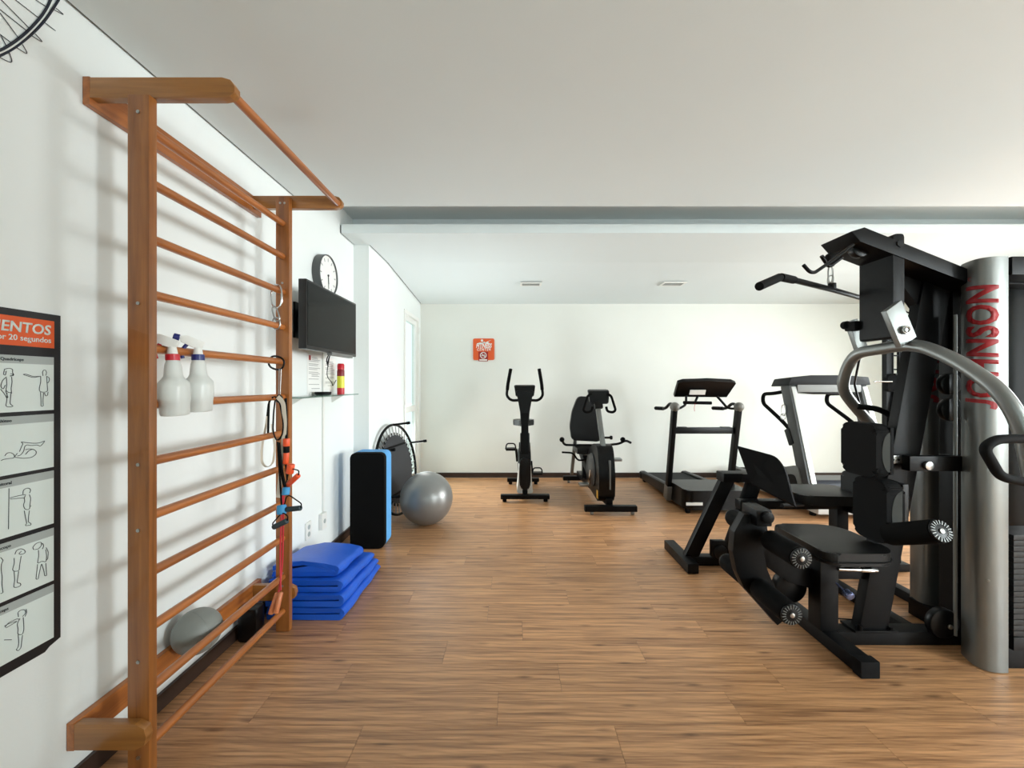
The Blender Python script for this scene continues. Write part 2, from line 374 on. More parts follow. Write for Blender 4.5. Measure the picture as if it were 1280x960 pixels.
# floor of separate vinyl planks on a dark bed
bm = BM(); box(bm, XL, XR, YN, YB, -0.08, -0.004); floor = struct('floor', bm, M_base)
PW, PL = 0.178, 0.99
bm = BM(); vs = box(bm, 0, PL - 0.0012, 0, PW - 0.0012, -0.004, 0.0, bev=0)
plank_me = bpy.data.meshes.new('plank'); bm.to_mesh(plank_me); bm.free(); plank_me.materials.append(M_plank)
def plank_mesh(l, w=PW):
    b2 = BM(); box(b2, 0, l - 0.0012, 0, w - 0.0012, -0.004, 0.0); me = bpy.data.meshes.new('plank'); b2.to_mesh(me); b2.free(); me.materials.append(M_plank); return me
offs = [0.10, 0.62, 0.35, 0.86, 0.20, 0.55]
y = YB; row = 0; npl = 0
while y > 0.25:
    y -= PW; x = XL - offs[row % 6] * PL - random.random() * 0.12 * PL
    while x < XR - 0.01:
        x0 = max(x, XL); x1 = min(x + PL, XR)
        if x1 - x0 > 0.02:
            full = (x1 - x0) > PL - 1e-4
            o = bpy.data.objects.new('plank', plank_me if full else plank_mesh(x1 - x0)); COL.objects.link(o)
            o.location = (x0, y, 0); o.parent = floor; npl += 1
        x += PL
    row += 1
yf = y
while yf > YN: 
    yf -= PW
bm = BM()
yy = y
while yy > YN:
    y2 = max(yy - PW, YN); xx = XL - random.random() * PL
    while xx < XR:
        a = max(xx, XL); b = min(xx + PL, XR)
        if b - a > 0.01: box(bm, a, b - 0.0012, y2, yy - 0.0012, -0.004, 0)
        xx += PL
    yy = y2
o = obj('plank_field', bm, M_plank, floor, smooth=False); o['kind'] = 'stuff'

# glass door in the left wall
bm = BM(); f = 0.045
box(bm, XL2 - 0.072, XL2 + 0.012, DY0, DY0 + f, 0, DZ); box(bm, XL2 - 0.072, XL2 + 0.012, DY1 - f, DY1, 0, DZ); box(bm, XL2 - 0.072, XL2 + 0.012, DY0 + f, DY1 - f, DZ - f, DZ)
door = struct('door_1', bm, M_alu)
bm = BM(); s = 0.06; a, b = DY0 + f, DY1 - f
box(bm, XL2 - 0.07, XL2 - 0.02, a, a + s, 0.01, DZ - f); box(bm, XL2 - 0.07, XL2 - 0.02, b - s, b, 0.01, DZ - f)
for (z0, z1) in ((0.01, 0.14), (0.98, 1.06), (DZ - f - s, DZ - f)): box(bm, XL2 - 0.07, XL2 - 0.02, a + s, b - s, z0, z1)
leaf = obj('door_leaf', bm, M_alu, door, smooth=False)
for (z0, z1) in ((0.14, 0.98), (1.06, DZ - f - s)):
    bm = BM(); box(bm, XL2 - 0.048, XL2 - 0.042, a + s, b - s, z0, z1); obj('pane', bm, M_glass, leaf, smooth=False)
bm = BM(); box(bm, XL2 - 0.02, XL2 - 0.005, a + 0.012, a + 0.045, 0.98, 1.20, 0.004); tube(bm, [(XL2 - 0.01, a + 0.03, 1.1), (XL2 + 0.045, a + 0.03, 1.1), (XL2 + 0.045, a + 0.14, 1.1)], 0.009, 0.02)
obj('door_handle', bm, M_white, leaf)
for z in (2.05, 1.2, 0.3):
    bm = BM(); cyl(bm, (XL2 + 0.015, b + 0.01, z), (XL2 + 0.015, b + 0.01, z + 0.09), 0.009, 10); obj('hinge', bm, M_white, door)
# bright paving outside the door and windows
bm = BM(); box(bm, -9, XL - 0.13, 1, 10, -0.10, -0.05); struct('ground_left', bm, mat('outdoor_paving', (214, 214, 208), 0.9, var=0.05))
bm = BM(); box(bm, XR + 0.13, 16, -6, 10, -0.10, -0.05); struct('ground_right', bm, mat('outdoor_paving', (214, 214, 208), 0.9))
# ceiling grilles
for (x0, x1, y0, y1, sk, lab) in ((0.10, 0.36, 4.90, 5.06, 0.0, 'small white rectangular ceiling grille nearer the orange sign'),
                                  (1.82, 2.10, 4.88, 5.06, 0.0, 'small white rectangular ceiling grille above the treadmills')):
    H3 = zs_(y1) + 0.004
    t = thing('ceiling_grille', lab, 'vent', ((x0 + x1) / 2, (y0 + y1) / 2, zs_(y1)), 'ceiling grilles')
    bm = BM(); e = 0.025
    for q in ((x0, x1, y0, y0 + e), (x0, x1, y1 - e, y1), (x0, x0 + e, y0 + e, y1 - e), (x1 - e, x1, y0 + e, y1 - e)): box(bm, *q, H3 - 0.012, H3)
    obj('frame', bm, M_white, t)
    bm = BM(); box(bm, x0 + e, x1 - e, y0 + e, y1 - e, H3 - 0.004, H3); obj('backing', bm, M_vent, t)
    for k in range(5):
        yy = y0 + e + (k + 0.5) * (y1 - y0 - 2 * e) / 5
        bm = BM(); box(bm, x0 + e, x1 - e, yy - 0.006, yy + 0.006, H3 - 0.010, H3 - 0.006); obj('slat', bm, M_vent, t)

# ------------------------------------------------------------------ wooden stall bars
t = thing('stall_bars', 'tall orange-brown wooden stall bars fixed to the left wall', 'stall bars', (-1.25, 1.82, 0))
PX0, PX1 = -1.287, -1.214
for (y0, y1, zt) in ((1.365, 1.396, 2.32), (2.222, 2.255, 2.372)):
    bm = BM(); box(bm, PX0, PX1, y0, y1, 0.001, zt, 0.004); up = obj('upright', bm, M_wz, t)
    zs = (2.26, 1.62, 1.08, 0.86, 0.42, 0.10) if y0 < 2 else (2.335, 1.9, 1.0, 0.32, 0.25)
    for z in zs:
        for dx in ((0.0,) if y0 < 2 else (-0.012, 0.012) if z > 2.3 else (0.0,)):
            bm = BM(); cyl(bm, (-1.25 + dx, y0 - 0.003, z), (-1.25 + dx, y0 + 0.001, z), 0.006, 10); obj('screw', bm, M_steel, up)
for z in (2.225, 2.045, 1.852, 1.66, 1.472, 1.28, 1.083, 0.895, 0.70, 0.51, 0.30, 0.112):
    bm = BM(); cyl(bm, (-1.25, 1.396, z), (-1.25, 2.222, z), 0.0165, 16); obj('rung', bm, M_wy, t)
for (ya, yb) in ((1.385, 1.415), (2.257, 2.287)):
    poly = [(-1.434, ya, 2.322), (-0.985, ya, 2.322), (-0.957, ya, 2.327), (-0.942, ya, 2.342), (-0.942, ya, 2.362), (-0.957, ya, 2.384), (-0.985, ya, 2.392), (-1.434, ya, 2.392)]
    bm = BM(); prism(bm, poly, (0, yb - ya, 0), 0.003); obj('top_arm', bm, M_wx, t)
for (ya, yb) in ((1.335, 1.363), (2.257, 2.287)):
    poly = [(-1.434, ya, 0.15), (-1.235, ya, 0.15), (-1.205, ya, 0.165), (-1.198, ya, 0.192), (-1.205, ya, 0.22), (-1.235, ya, 0.235), (-1.434, ya, 0.235)]
    bm = BM(); prism(bm, poly, (0, yb - ya, 0), 0.003); obj('bottom_arm', bm, M_wx, t)
for (z0, z1, ya) in ((2.30, 2.395, 1.385), (0.148, 0.238, 1.335)):
    bm = BM(); box(bm, XL + 0.002, -1.434, ya, 2.335, z0, z1, 0.002); obj('wall_board', bm, M_wy, t)
bm = BM(); cyl(bm, (-0.965, 1.40, 2.348), (-0.965, 2.27, 2.348), 0.0165, 16); obj('pull_up_bar', bm, M_wy, t)

# grey medicine ball wedged behind the lowest rungs
bm = BM(); sphere(bm, (-1.357, 1.76, 0.2847), 0.0915, 40)
ring(bm, (-1.357, 1.76, 0.2847), (0.4, 1, 0.2), 0.0912, 0.0012, 48, 6)
tag(obj('medicine_ball', bm, M_ballg, loc=(-1.357, 1.76, 0.193)), 'small matt grey exercise ball resting behind a low rung of the stall bars', 'ball')

bm = BM(); box(bm, -1.43, -1.325, 2.115, 2.195, 0.002, 0.18, 0.03, 4)
tag(obj('black_case', bm, M_blackp, loc=(-1.377, 2.155, 0.002)), 'small black rounded case on the floor against the wall behind the stall bars', 'case')

# ------------------------------------------------------------------ spray bottles hung on a rung
def spray_bottle(loc, lean, cap, lab, head, turn=0):
    t = thing('spray_bottle', lab, 'spray bottle', loc, 'spray bottles on the stall bars')
    x, y, z = loc; rt = Matrix.Rotation(turn, 4, 'Z') @ Matrix.Rotation(lean, 4, 'Y')
    def put(bm):
        for v in bm.verts: v.co = (rt @ v.co) + Vector(loc)
        return bm
    bm = BM(); lathe(bm, [(0.030, 0), (0.040, 0.002), (0.043, 0.010), (0.044, 0.04), (0.047, 0.06), (0.0475, 0.10), (0.046, 0.118), (0.034, 0.132), (0.028, 0.142), (0.026, 0.165), (0.0235, 0.185), (0.018, 0.20)], (0, 0, 0))
    obj('bottle_body', put(bm), M_bottle, t)
    bm = BM(); lathe(bm, [(0.0175, 0.198), (0.021, 0.199), (0.021, 0.219), (0.019, 0.221)], (0, 0, 0)); obj('collar', put(bm), cap, t)
    bm = BM(); lathe(bm, [(0.016, 0.221), (0.014, 0.235), (0.011, 0.25)], (0, 0, 0))
    prism(bm, rpoly([(0.014, -0.011, 0.246), (-0.012, -0.011, 0.246), (-0.052, -0.011, 0.268), (-0.056, -0.011, 0.290), (-0.030, -0.011, 0.292), (0.022, -0.011, 0.268)], 0.006, 3), (0, 0.022, 0), 0.003); obj('spray_head', put(bm), M_white, t)
    bm = BM(); tube(bm, [(-0.030, 0, 0.262), (-0.044, 0, 0.244), (-0.050, 0, 0.222), (-0.046, 0, 0.205)], 0.0065, 0.02, 8); obj('trigger', put(bm), head, t)
    bm = BM(); lathe(bm, [(0.011, 0), (0.014, 0.002), (0.014, 0.018), (0.011, 0.020)], (-0.054, 0, 0.281), (-0.95, 0, 0.25), 16); obj('nozzle', put(bm), head, t)
spray_bottle((-1.207, 1.462, 1.236), R(-2), M_redp, 'translucent spray bottle with red collar and red nozzle, hung on a rung', M_redp, R(25))
spray_bottle((-1.207, 1.575, 1.243), R(-1), M_bluep, 'translucent spray bottle with navy collar, hung on a rung', M_bluep, R(38))

# ------------------------------------------------------------------ exercise poster on the near left wall
XW = XL + 0.004
def wy(px): return -XW * 510 / (640 - px)
def wp(px, py, x=XW): d = -x * 510 / (640 - px); return (d, 1.35 - (py - 480) / 510 * d)
t = thing('exercise_poster', 'black framed stretching poster with orange header on the left wall', 'poster', (XL, 1.0, 0.9))
Y0, Y1 = 0.70, 1.316
bm = BM(); prism(bm, [(XL + 0.001, Y0, 0.514), (XL + 0.001, 1.272, 0.514), (XL + 0.001, 1.285, 0.524), (XL + 0.001, Y1, 0.534), (XL + 0.001, Y1, 1.570), (XL + 0.001, Y0, 1.570)], (0.003, 0, 0)); obj('backing_panel', bm, M_panel, t, smooth=False)
bm = BM(); box(bm, XW, XW + 0.001, Y0 + 0.02, 1.297, 1.463, 1.549); hd = obj('header', bm, M_orange, t, smooth=False)
fnp = lambda u, v, w: (XW + 0.0012 + w, u, v)
text('title_text', 'ALONGAMENTOS', 0.043, M_cell, hd, lambda u, v, w: fnp(1.286 + u + 0.10 * v, 1.504 + v, w), bold=0.0009, xs=0.93, align='RIGHT')
text('subtitle_text', 'por 20 segundos', 0.0235, M_cell, hd, lambda u, v, w: fnp(1.288 + u, 1.479 + v, w), bold=0.0003, xs=0.93, align='RIGHT')
cells = [(1.268, 1.4345), (1.087, 1.256), (0.908, 1.076), (0.727, 0.894), (0.546, 0.715)]
def c2(x, y): return (x / 5.65, 430 + y / 5.65)
def c3(x, y): return (x / 5.65, 580 + y / 5.65)
def c5(x, y): return (x / 4.364, 640 + y / 4.364)
figs = [
 [ (c2, [(28,178),(60,170),(88,178),(84,200),(92,212),(78,228),(66,225)]), (c2, [(28,178),(20,215),(34,222),(40,190)]), (c2,[(42,232),(12,258),(0,300),(18,322),(34,290)]), (c2,[(78,232),(82,270),(74,312),(78,350)]), (c2,[(42,240),(44,290),(38,330),(60,345),(78,340)]), (c2,[(0,318),(30,355),(44,382),(52,378),(36,330)]), (c2,[(46,345),(44,400),(36,440),(62,446),(94,440),(66,425),(70,385),(74,345)]), (c2,[(70,210),(96,212),(90,226),(72,222)]),
   (c2,[(300,225),(296,198),(304,184),(318,184),(326,200),(320,222)]), (c2,[(284,228),(230,238),(180,222),(156,214),(180,212),(230,230),(282,228)]), (c2,[(284,230),(284,270),(274,310),(274,335),(304,342),(334,335),(330,290),(326,230)]), (c2,[(326,228),(346,238),(344,262),(334,276)]), (c2,[(282,340),(286,390),(286,440),(302,440),(300,400),(304,345)]), (c2,[(310,345),(318,368),(332,364),(336,338)]) ],
 [ (c2, [(5,822),(22,815),(60,808),(92,806),(104,790),(118,772)]), (c2,[(30,790),(44,770),(72,766),(96,780),(100,798)]), (c2,[(104,800),(160,808),(220,802),(250,780),(254,760),(236,744),(200,740),(176,746)]), (c2,[(134,760),(150,720),(160,704),(142,690),(176,696),(240,702),(280,698),(316,680),(300,704),(280,724),(262,712),(220,718),(184,712),(170,724),(164,760),(140,786),(120,790)]), (c2,[(176,780),(200,752),(226,744)]) ],
 [ (c3, [(60,172),(56,460)]), (c3,[(66,240),(110,228),(156,218),(178,216)]), (c3,[(70,248),(120,242),(170,240)]), (c3,[(158,214),(160,186),(180,170),(208,172),(214,188),(204,206)]), (c3,[(176,222),(166,240),(172,262),(160,290),(172,322),(206,322),(208,290),(214,240),(204,216)]), (c3,[(168,330),(176,380),(186,420),(172,436),(216,432),(214,418),(196,412),(198,370),(204,328)]), (c3, [(208,300),(216,296)]) ],
 [ (c3, [(0,660),(20,680),(8,700),(4,740),(12,800),(10,850),(18,910),(0,915)]), (c3,[(102,638),(112,610),(140,596),(170,606),(178,626),(150,640),(126,634),(148,616)]), (c3,[(96,664),(98,700),(84,746),(94,758),(132,756),(134,720),(146,650)]), (c3,[(96,760),(100,820),(92,872),(116,872),(146,858),(140,840),(116,842),(122,800),(128,758)]),
   (c3,[(236,606),(226,590),(250,560),(284,550),(296,566),(270,600),(244,604)]), (c3,[(284,566),(300,560),(306,580),(296,600)]), (c3,[(268,608),(270,650),(260,706),(292,684),(322,694),(326,650),(320,604)]), (c3,[(322,590),(338,620),(334,670),(324,680)]), (c3,[(262,708),(254,780),(250,814),(266,814),(272,780),(290,700),(308,760),(312,790),(326,790),(324,760),(320,700)]) ],
 [ (c5, [(24,630),(40,606),(90,582),(104,586)]), (c5,[(22,622),(50,606),(96,594),(30,632)]), (c5,[(98,572),(94,548),(110,534),(134,532),(138,552),(120,570)]), (c5,[(140,530),(144,548),(134,570)]), (c5,[(106,580),(90,610),(96,640),(92,668),(120,670),(128,640),(126,600),(124,575)]), (c5,[(96,670),(100,710),(96,738),(84,752),(98,758),(112,740),(116,700),(120,672)]), (c5, [(20,698),(60,697)]) ] ]
for (z0, z1), fg in zip(cells, figs):
    bm = BM(); box(bm, XW, XW + 0.001, Y0 + 0.02, 1.2955, z0, z1); cp = obj('picture_cell', bm, M_cell, t, smooth=False)
    bm = BM(); box(bm, XW + 0.001, XW + 0.0014, Y0 + 0.02, 1.2955, z1 - 0.024, z1); obj('caption_strip', bm, M_cellg, cp, smooth=False)
    bm = BM()
    for fn, pl in fg:
        pts = [Vector((XW + 0.0016,) + wp(*fn(a, b))) for a, b in pl]
        sweep(bm, fillet(pts, 0.006, 3) if len(pts) > 2 else pts, 0.0009, 5)
    obj('line_figure', bm, M_ink, cp)
for (z0, z1), w_, e_ in zip(cells, ('Quadríceps', 'Glúteo', 'Peitoral', 'Pescoço', 'Tríceps'), (29, 14, 14, 13, 10)):
    ye = wy(e_)
    text('caption_text', w_, 0.012, M_ink, t, lambda u, v, w, ye=ye, z1=z1: (XW + 0.0016 + w, ye + u, z1 - 0.016 + v), bold=0.0002, align='RIGHT')

# bicycle wheel decal high on the wall
t = thing('wheel_decal', 'dark wire-spoked bicycle wheel decal high on the wall by the ceiling', 'wall decal', (XL, 1.1, 2.4))
def cw(x, y): return (x / 10.67, y / 10.67)
def dec(pl, r, m, nm):
    bm = BM(); pts = [Vector((XL + 0.003,) + wp(*cw(a, b), x=XL + 0.003)) for a, b in pl]
    sweep(bm, fillet(pts, 0.03, 6) if len(pts) > 2 else pts, r, 6, r2=None); obj(nm, bm, m, t)
dec([(-420, 760), (-200, 735), (0, 680), (150, 590), (300, 480), (440, 350), (560, 210), (640, 80), (672, 0), (676, -5)], 0.0034, M_decal, 'inner_rim')
dec([(-420, 800), (-200, 775), (0, 705), (140, 635), (290, 525), (450, 375), (580, 225), (665, 80), (705, -5)], 0.0028, M_decalw, 'rim_band')
dec([(-420, 850), (-200, 815), (0, 745), (150, 665), (300, 560), (460, 425), (600, 275), (700, 130), (785, -5)], 0.0032, M_decal, 'outer_rim')
for pl in ([(480, 0), (620, 90)], [(210, 0), (520, 240), (740, 410)], [(20, 0), (400, 385)], [(0, 125), (370, 420)], [(0, 170), (250, 510)], [(0, 455), (150, 570)],
           [(10, 470), (110, 660)], [(720, 130), (872, 210), (750, 110)], [(430, 480), (590, 578), (470, 450)], [(230, 640), (385, 738), (300, 590)], [(0, 765), (180, 858), (120, 690)],
           [(-300, 500), (-120, 790), (-60, 930), (-230, 830)]):
    dec(pl, 0.0011, M_decal, 'spoke')

# ------------------------------------------------------------------ things on the left wall near the television
t = thing('wall_clock', 'round white wall clock with dark grey rim above the television', 'clock', (XL, 3.13, 2.18))
c = V(XL, 3.127, 2.181); rr = 0.156
bm = BM(); lathe(bm, [(rr - 0.01, 0.001), (rr, 0.001), (rr, 0.058), (rr - 0.004, 0.062), (rr - 0.008, 0.058), (rr - 0.008, 0.03), (rr - 0.02, 0.03)], c, (1, 0, 0), 48); obj('rim', bm, mat('clock_rim', (82, 84, 84), 0.4, metal=0.3), t)
bm = BM(); cyl(bm, c + V(0.03, 0, 0), c + V(0.05, 0, 0), rr - 0.009, 48); obj('clock_face', bm, M_paper, t)
for k in range(12):
    a = R(30 * k); u = V(0, math.sin(a), math.cos(a)); bm = BM(); beam(bm, c + V(0.051, 0, 0) + u * 0.105, c + V(0.051, 0, 0) + u * 0.13, 0.008, 0.001, up=(1, 0, 0)); obj('hour_mark', bm, M_text, t)
for nm, a, L_, w_ in (('minute_hand', 176, 0.10, 0.006), ('hour_hand', 172, 0.065, 0.009)):
    u = V(0, math.sin(R(a)), math.cos(R(a))); bm = BM(); beam(bm, c + V(0.053, 0, 0), c + V(0.053, 0, 0) + u * L_, w_, 0.001, up=(1, 0, 0)); obj(nm, bm, M_ink, t)
bm = BM(); cyl(bm, c + V(0.05, 0, 0), c + V(0.057, 0, 0), 0.008, 12); obj('hub', bm, M_ink, t)

t = thing('television', 'black flat television on a wall arm beyond the stall bars', 'television', (-1.24, 2.85, 1.56))
ya, yb, z0, z1 = 2.452, 3.235, 1.563, 1.985
bm = BM(); box(bm, -1.285, -1.236, ya, yb, z0, z1, 0.006); obj('housing', bm, M_tvb, t)
bm = BM(); box(bm, -1.236, -1.234, ya + 0.013, yb - 0.013, z0 + 0.022, z1 - 0.013); obj('screen', bm, M_screen, t, smooth=False)
bm = BM(); box(bm, -1.45, -1.285, 2.78, 2.86, 1.70, 1.86, 0.004); box(bm, XL, -1.445, 2.72, 2.92, 1.66, 1.90); obj('wall_bracket', bm, M_black, t)
bm = BM(); box(bm, -1.262, -1.226, 2.78, 3.14, z0 - 0.016, z0 + 0.006, 0.003); obj('lower_strip', bm, M_grey, t)
bm = BM()
tube(bm, [(-1.30, 2.93, 1.58), (-1.33, 2.94, 1.50), (-1.35, 3.0, 1.47), (-1.38, 3.03, 1.53), (-1.34, 3.0, 1.58)], 0.004, 0.03, 8)
tube(bm, [(-1.34, 3.0, 1.56), (-1.37, 3.02, 1.44), (-1.38, 3.05, 1.40), (-1.38, 3.13, 1.36), (-1.39, 3.16, 1.33), (-1.38, 3.2, 1.38)], 0.003, 0.03, 8)
obj('cable', bm, M_blackp, t)

t = thing('glass_shelf', 'clear glass shelf on the wall under the television', 'shelf', (-1.38, 3.0, 1.26))
bm = BM(); box(bm, XL + 0.003, -1.305, 2.53, 3.47, 1.260, 1.268, 0.001); obj('glass_plate', bm, M_shelf, t, smooth=False)
for yy in (2.66, 3.30):
    bm = BM(); poly = [(XL + 0.001, yy, 1.26), (-1.36, yy, 1.26), (XL + 0.001, yy, 1.20)]; prism(bm, poly, (0, 0.012, 0)); obj('bracket', bm, M_white, t)
bm = BM(); lathe(bm, [(0.045, 0.0), (0.055, 0.004), (0.058, 0.022), (0.054, 0.024), (0.05, 0.008)], (-1.385, 2.99, 1.2685)); tag(obj('black_tray', bm, M_blackp, loc=(-1.385, 2.99, 1.2685)), 'small black dish on the glass shelf', 'dish')
t = thing('aerosol_can', 'red and yellow aerosol can on the glass shelf', 'can', (-1.385, 3.30, 1.2685)); cc = (-1.385, 3.30, 1.2685)
bm = BM(); lathe(bm, [(0.028, 0), (0.0285, 0.004), (0.0285, 0.05)], cc); obj('lower_band', bm, M_redp, t)
bm = BM(); lathe(bm, [(0.0285, 0.05), (0.0285, 0.145)], cc); obj('label_band', bm, M_lime, t)
bm = BM(); lathe(bm, [(0.0285, 0.145), (0.0285, 0.19), (0.024, 0.20)], cc); obj('upper_band', bm, mat('maroon_print', (130, 20, 30), 0.4), t)
bm = BM(); lathe(bm, [(0.027, 0.198), (0.0275, 0.235), (0.022, 0.246), (0.0, 0.248)], cc); obj('cap', bm, M_redp, t)
for (y0, y1, z0, z1, lab, lg) in ((2.905, 3.122, 1.278, 1.575, 'white printed notice with small red emblem taped beside the conduit', True), (3.165, 3.37, 1.30, 1.555, 'white printed notice behind the hanging television cable', False)):
    t = thing('notice', lab, 'notice', (XL, (y0 + y1) / 2, z0), 'notices under the television')
    bm = BM(); box(bm, XL + 0.001, XL + 0.003, y0, y1, z0, z1); obj('sheet', bm, M_paper, t, smooth=False)
    bm = BM(); z = z1 - 0.03
    while z > z0 + 0.03:
        if random.random() < 0.78:
            a = y0 + 0.02 + (0.04 if random.random() < 0.3 else 0); box(bm, XL + 0.003, XL + 0.0034, max(a, y0 + 0.065) if (lg and z > z1 - 0.06) else a, y1 - 0.02 - random.random() * 0.05, z, z + 0.0035)
        z -= 0.010
    o = obj('text_lines', bm, M_text, t, smooth=False); o['kind'] = 'stuff'
    if lg:
        bm = BM(); box(bm, XL + 0.003, XL + 0.0036, y0 + 0.02, y0 + 0.05, z1 - 0.052, z1 - 0.018); obj('emblem', bm, M_darkred, t, smooth=False)
t = thing('cable_conduit', 'thin white cable conduit running down the wall to the outlets', 'conduit', (XL, 3.14, 0.36))
bm = BM(); box(bm, XL + 0.001, XL + 0.013, 3.132, 3.15, 0.37, 1.75, 0.002); obj('channel', bm, M_white, t)
for (yc, z0, lab) in ((3.115, 0.245, 'white wall outlet box at the foot of the conduit'), (2.91, 0.245, 'white wall outlet nearer the stall bars, left of the conduit')):
    t = thing('wall_outlet', lab, 'outlet', (XL, yc, z0), 'wall outlets')
    bm = BM(); box(bm, XL + 0.001, XL + (0.03 if yc > 3 else 0.012), yc - 0.038, yc + 0.038, z0, z0 + 0.12, 0.004); pl = obj('cover_plate', bm, M_white, t)
    xx = XL + (0.03 if yc > 3 else 0.012)
    for dz in ((0.06,) if yc > 3 else (0.035, 0.085)):
        bm = BM(); cyl(bm, (xx - 0.001, yc, z0 + dz), (xx + 0.002, yc, z0 + dz), 0.017, 20); obj('socket', bm, M_cellg, t)

# ------------------------------------------------------------------ straps and tubes hanging at the far upright
t = thing('carabiner_hook', 'steel carabiner and S-hook hanging from the high rung at the far upright', 'hook', (-1.25, 2.14, 1.80))
def loop(bm, c, w, h, r, ax='y', n=28, tilt=0):
    pts = []
    for k in range(n):
        a = 2 * math.pi * k / n; ca, sa = math.cos(a), math.sin(a)
        u = w * math.copysign(abs(ca) ** 0.8, ca); v = h * math.copysign(abs(sa) ** 0.8, sa)
        u, v = u * math.cos(tilt) - v * math.sin(tilt), u * math.sin(tilt) + v * math.cos(tilt)
        pts.append(Vector(c) + (V(u, 0, v) if ax == 'y' else V(0, u, v)))
    sweep(bm, pts, r, 8, closed=True)
bm = BM(); loop(bm, (-1.25, 2.165, 1.815), 0.028, 0.062, 0.005); obj('carabiner', bm, M_chrome, t)
bm = BM(); loop(bm, (-1.252, 2.163, 1.722), 0.014, 0.040, 0.004, tilt=0.3); loop(bm, (-1.25, 2.163, 1.672), 0.020, 0.030, 0.004); obj('s_hook', bm, M_steel, t)
t = thing('strap_anchor', 'black ring and silver cable hanging from a rung at the far upright', 'anchor', (-1.25, 2.16, 1.45))
bm = BM(); loop(bm, (-1.25, 2.165, 1.462), 0.04, 0.034, 0.005, tilt=-0.3); obj('ring', bm, M_blackp, t)
bm = BM(); sweep(bm, [(-1.232, 2.16, 1.43), (-1.236, 2.16, 1.29)], 0.0025, 6); sweep(bm, [(-1.222, 2.16, 1.43), (-1.228, 2.16, 1.29)], 0.0025, 6); obj('cable', bm, M_steel, t)
bm = BM(); sphere(bm, (-1.232, 2.158, 1.272), 0.019, 16, (1, 1, 1.2)); obj('stopper', bm, M_blackp, t)

def webbing(bm, pts, w, th=0.0025, up=(1, 0, 0)):
    sweep(bm, fillet(pts, 0.03, 5), th, 8, r2=w / 2, up=up)
t = thing('suspension_strap', 'white and black webbing strap looped over rungs at the far upright', 'strap', (-1.24, 2.08, 0.9))
def q(px, py, d): return P(px, py, d)
bm = BM(); webbing(bm, [q(334, 520, 2.10), q(336, 502, 2.10), q(343, 494, 2.10), q(350, 502, 2.09), q(355, 530, 2.08), q(353, 545, 2.08), q(346, 552, 2.08), q(341, 540, 2.09), q(342, 515, 2.10), q(344, 500, 2.1)], 0.014, 0.003, (0, 0, 1)); obj('black_loop', bm, M_rubber, t)
bm = BM(); webbing(bm, [q(336, 505, 2.11), q(335, 545, 2.11)], 0.012, 0.002, (0, 1, 0)); webbing(bm, [q(349, 553, 2.07), q(351, 580, 2.07), q(353, 600, 2.06), q(357, 612, 2.06)], 0.012, 0.0025, (0, 1, 0)); obj('black_tail', bm, M_rubber, t)
bm = BM(); webbing(bm, [q(347, 496, 2.085), q(354, 503, 2.08), q(356, 528, 2.08), q(354, 560, 2.08), q(350, 600, 2.08), q(348, 622, 2.08)], 0.024, 0.0015, (0, 1, 0)); obj('white_tail', bm, M_webw, t)
bm = BM(); webbing(bm, [q(337, 500, 2.13), q(333, 530, 2.13), q(327, 560, 2.13), q(327, 578, 2.13), q(333, 585, 2.13), q(341, 580, 2.13), q(344, 560, 2.13), q(340, 530, 2.13)], 0.022, 0.0015, (1, 0, 0)); obj('white_loop', bm, M_webw, t)

def handle(bm_c, bm_h, a, b, top, r=0.013):
    cyl(bm_h, a, b, r, 14, 0.003)
    sweep(bm_c, fillet([a, Vector(a) + (Vector(a) - Vector(b)) * 0.1 + V(0, 0, 0.02), top, Vector(b) + (Vector(b) - Vector(a)) * 0.06 + V(0, 0, 0.02), b], 0.03, 5), 0.003, 8)
t = thing('orange_resistance_band', 'orange-handled black resistance tube hanging down the far upright', 'resistance band', (-1.19, 2.10, 0.75))
bm = BM(); bc = BM(); handle(bc, bm, q(359, 607, 2.06), q(373, 594, 2.03), q(362, 585, 2.05)); obj('grip', bm, M_orap, t)
bm2 = BM(); cyl(bm2, q(358, 548, 2.08), q(358, 558, 2.08), 0.016, 14, 0.004); cyl(bm2, q(358, 565, 2.08), q(357, 580, 2.08), 0.014, 14, 0.004); cyl(bm2, q(364, 580, 2.05), q(362, 592, 2.05), 0.018, 14, 0.004); obj('sleeve', bm2, M_orap, t)
bm2 = BM(); cyl(bm2, q(358, 557, 2.08), q(358, 566, 2.08), 0.015, 14, 0.003); obj('dark_sleeve', bm2, M_rubber, t)
sweep(bc, [q(357, 498, 2.12), q(358, 520, 2.11), q(358, 548, 2.08)], 0.0065, 8); sweep(bc, [q(357, 580, 2.08), q(359, 600, 2.08)], 0.004, 8); obj('tube', bc, M_rubber, t)
t = thing('blue_resistance_band', 'blue and black handled resistance tube hanging below the orange one', 'resistance band', (-1.19, 2.05, 0.6))
bc = BM(); bm = BM(); handle(bc, bm, q(357, 637, 2.02), q(376, 635, 2.0), q(359, 617, 2.02)); handle(bc, bm, q(342, 659, 2.0), q(359, 651, 1.98), q(353, 640, 2.0), 0.013); obj('grip', bm, mat('dark_grip', (42, 60, 66), 0.6), t)
bm = BM(); cyl(bm, q(358, 609, 2.04), q(357, 619, 2.03), 0.018, 16, 0.005); cyl(bm, q(352, 631, 2.02), q(352, 643, 2.01), 0.022, 16, 0.006); obj('blue_stopper', bm, M_cyan, t)
sweep(bc, fillet([q(352, 632, 2.03), q(350, 600, 2.06), q(348, 570, 2.07), q(347, 552, 2.08)], 0.05), 0.0045, 8); sweep(bc, fillet([q(357, 609, 2.04), q(353, 590, 2.06), q(349, 556, 2.075)], 0.05), 0.0045, 8); obj('tube', bc, M_rubber, t)
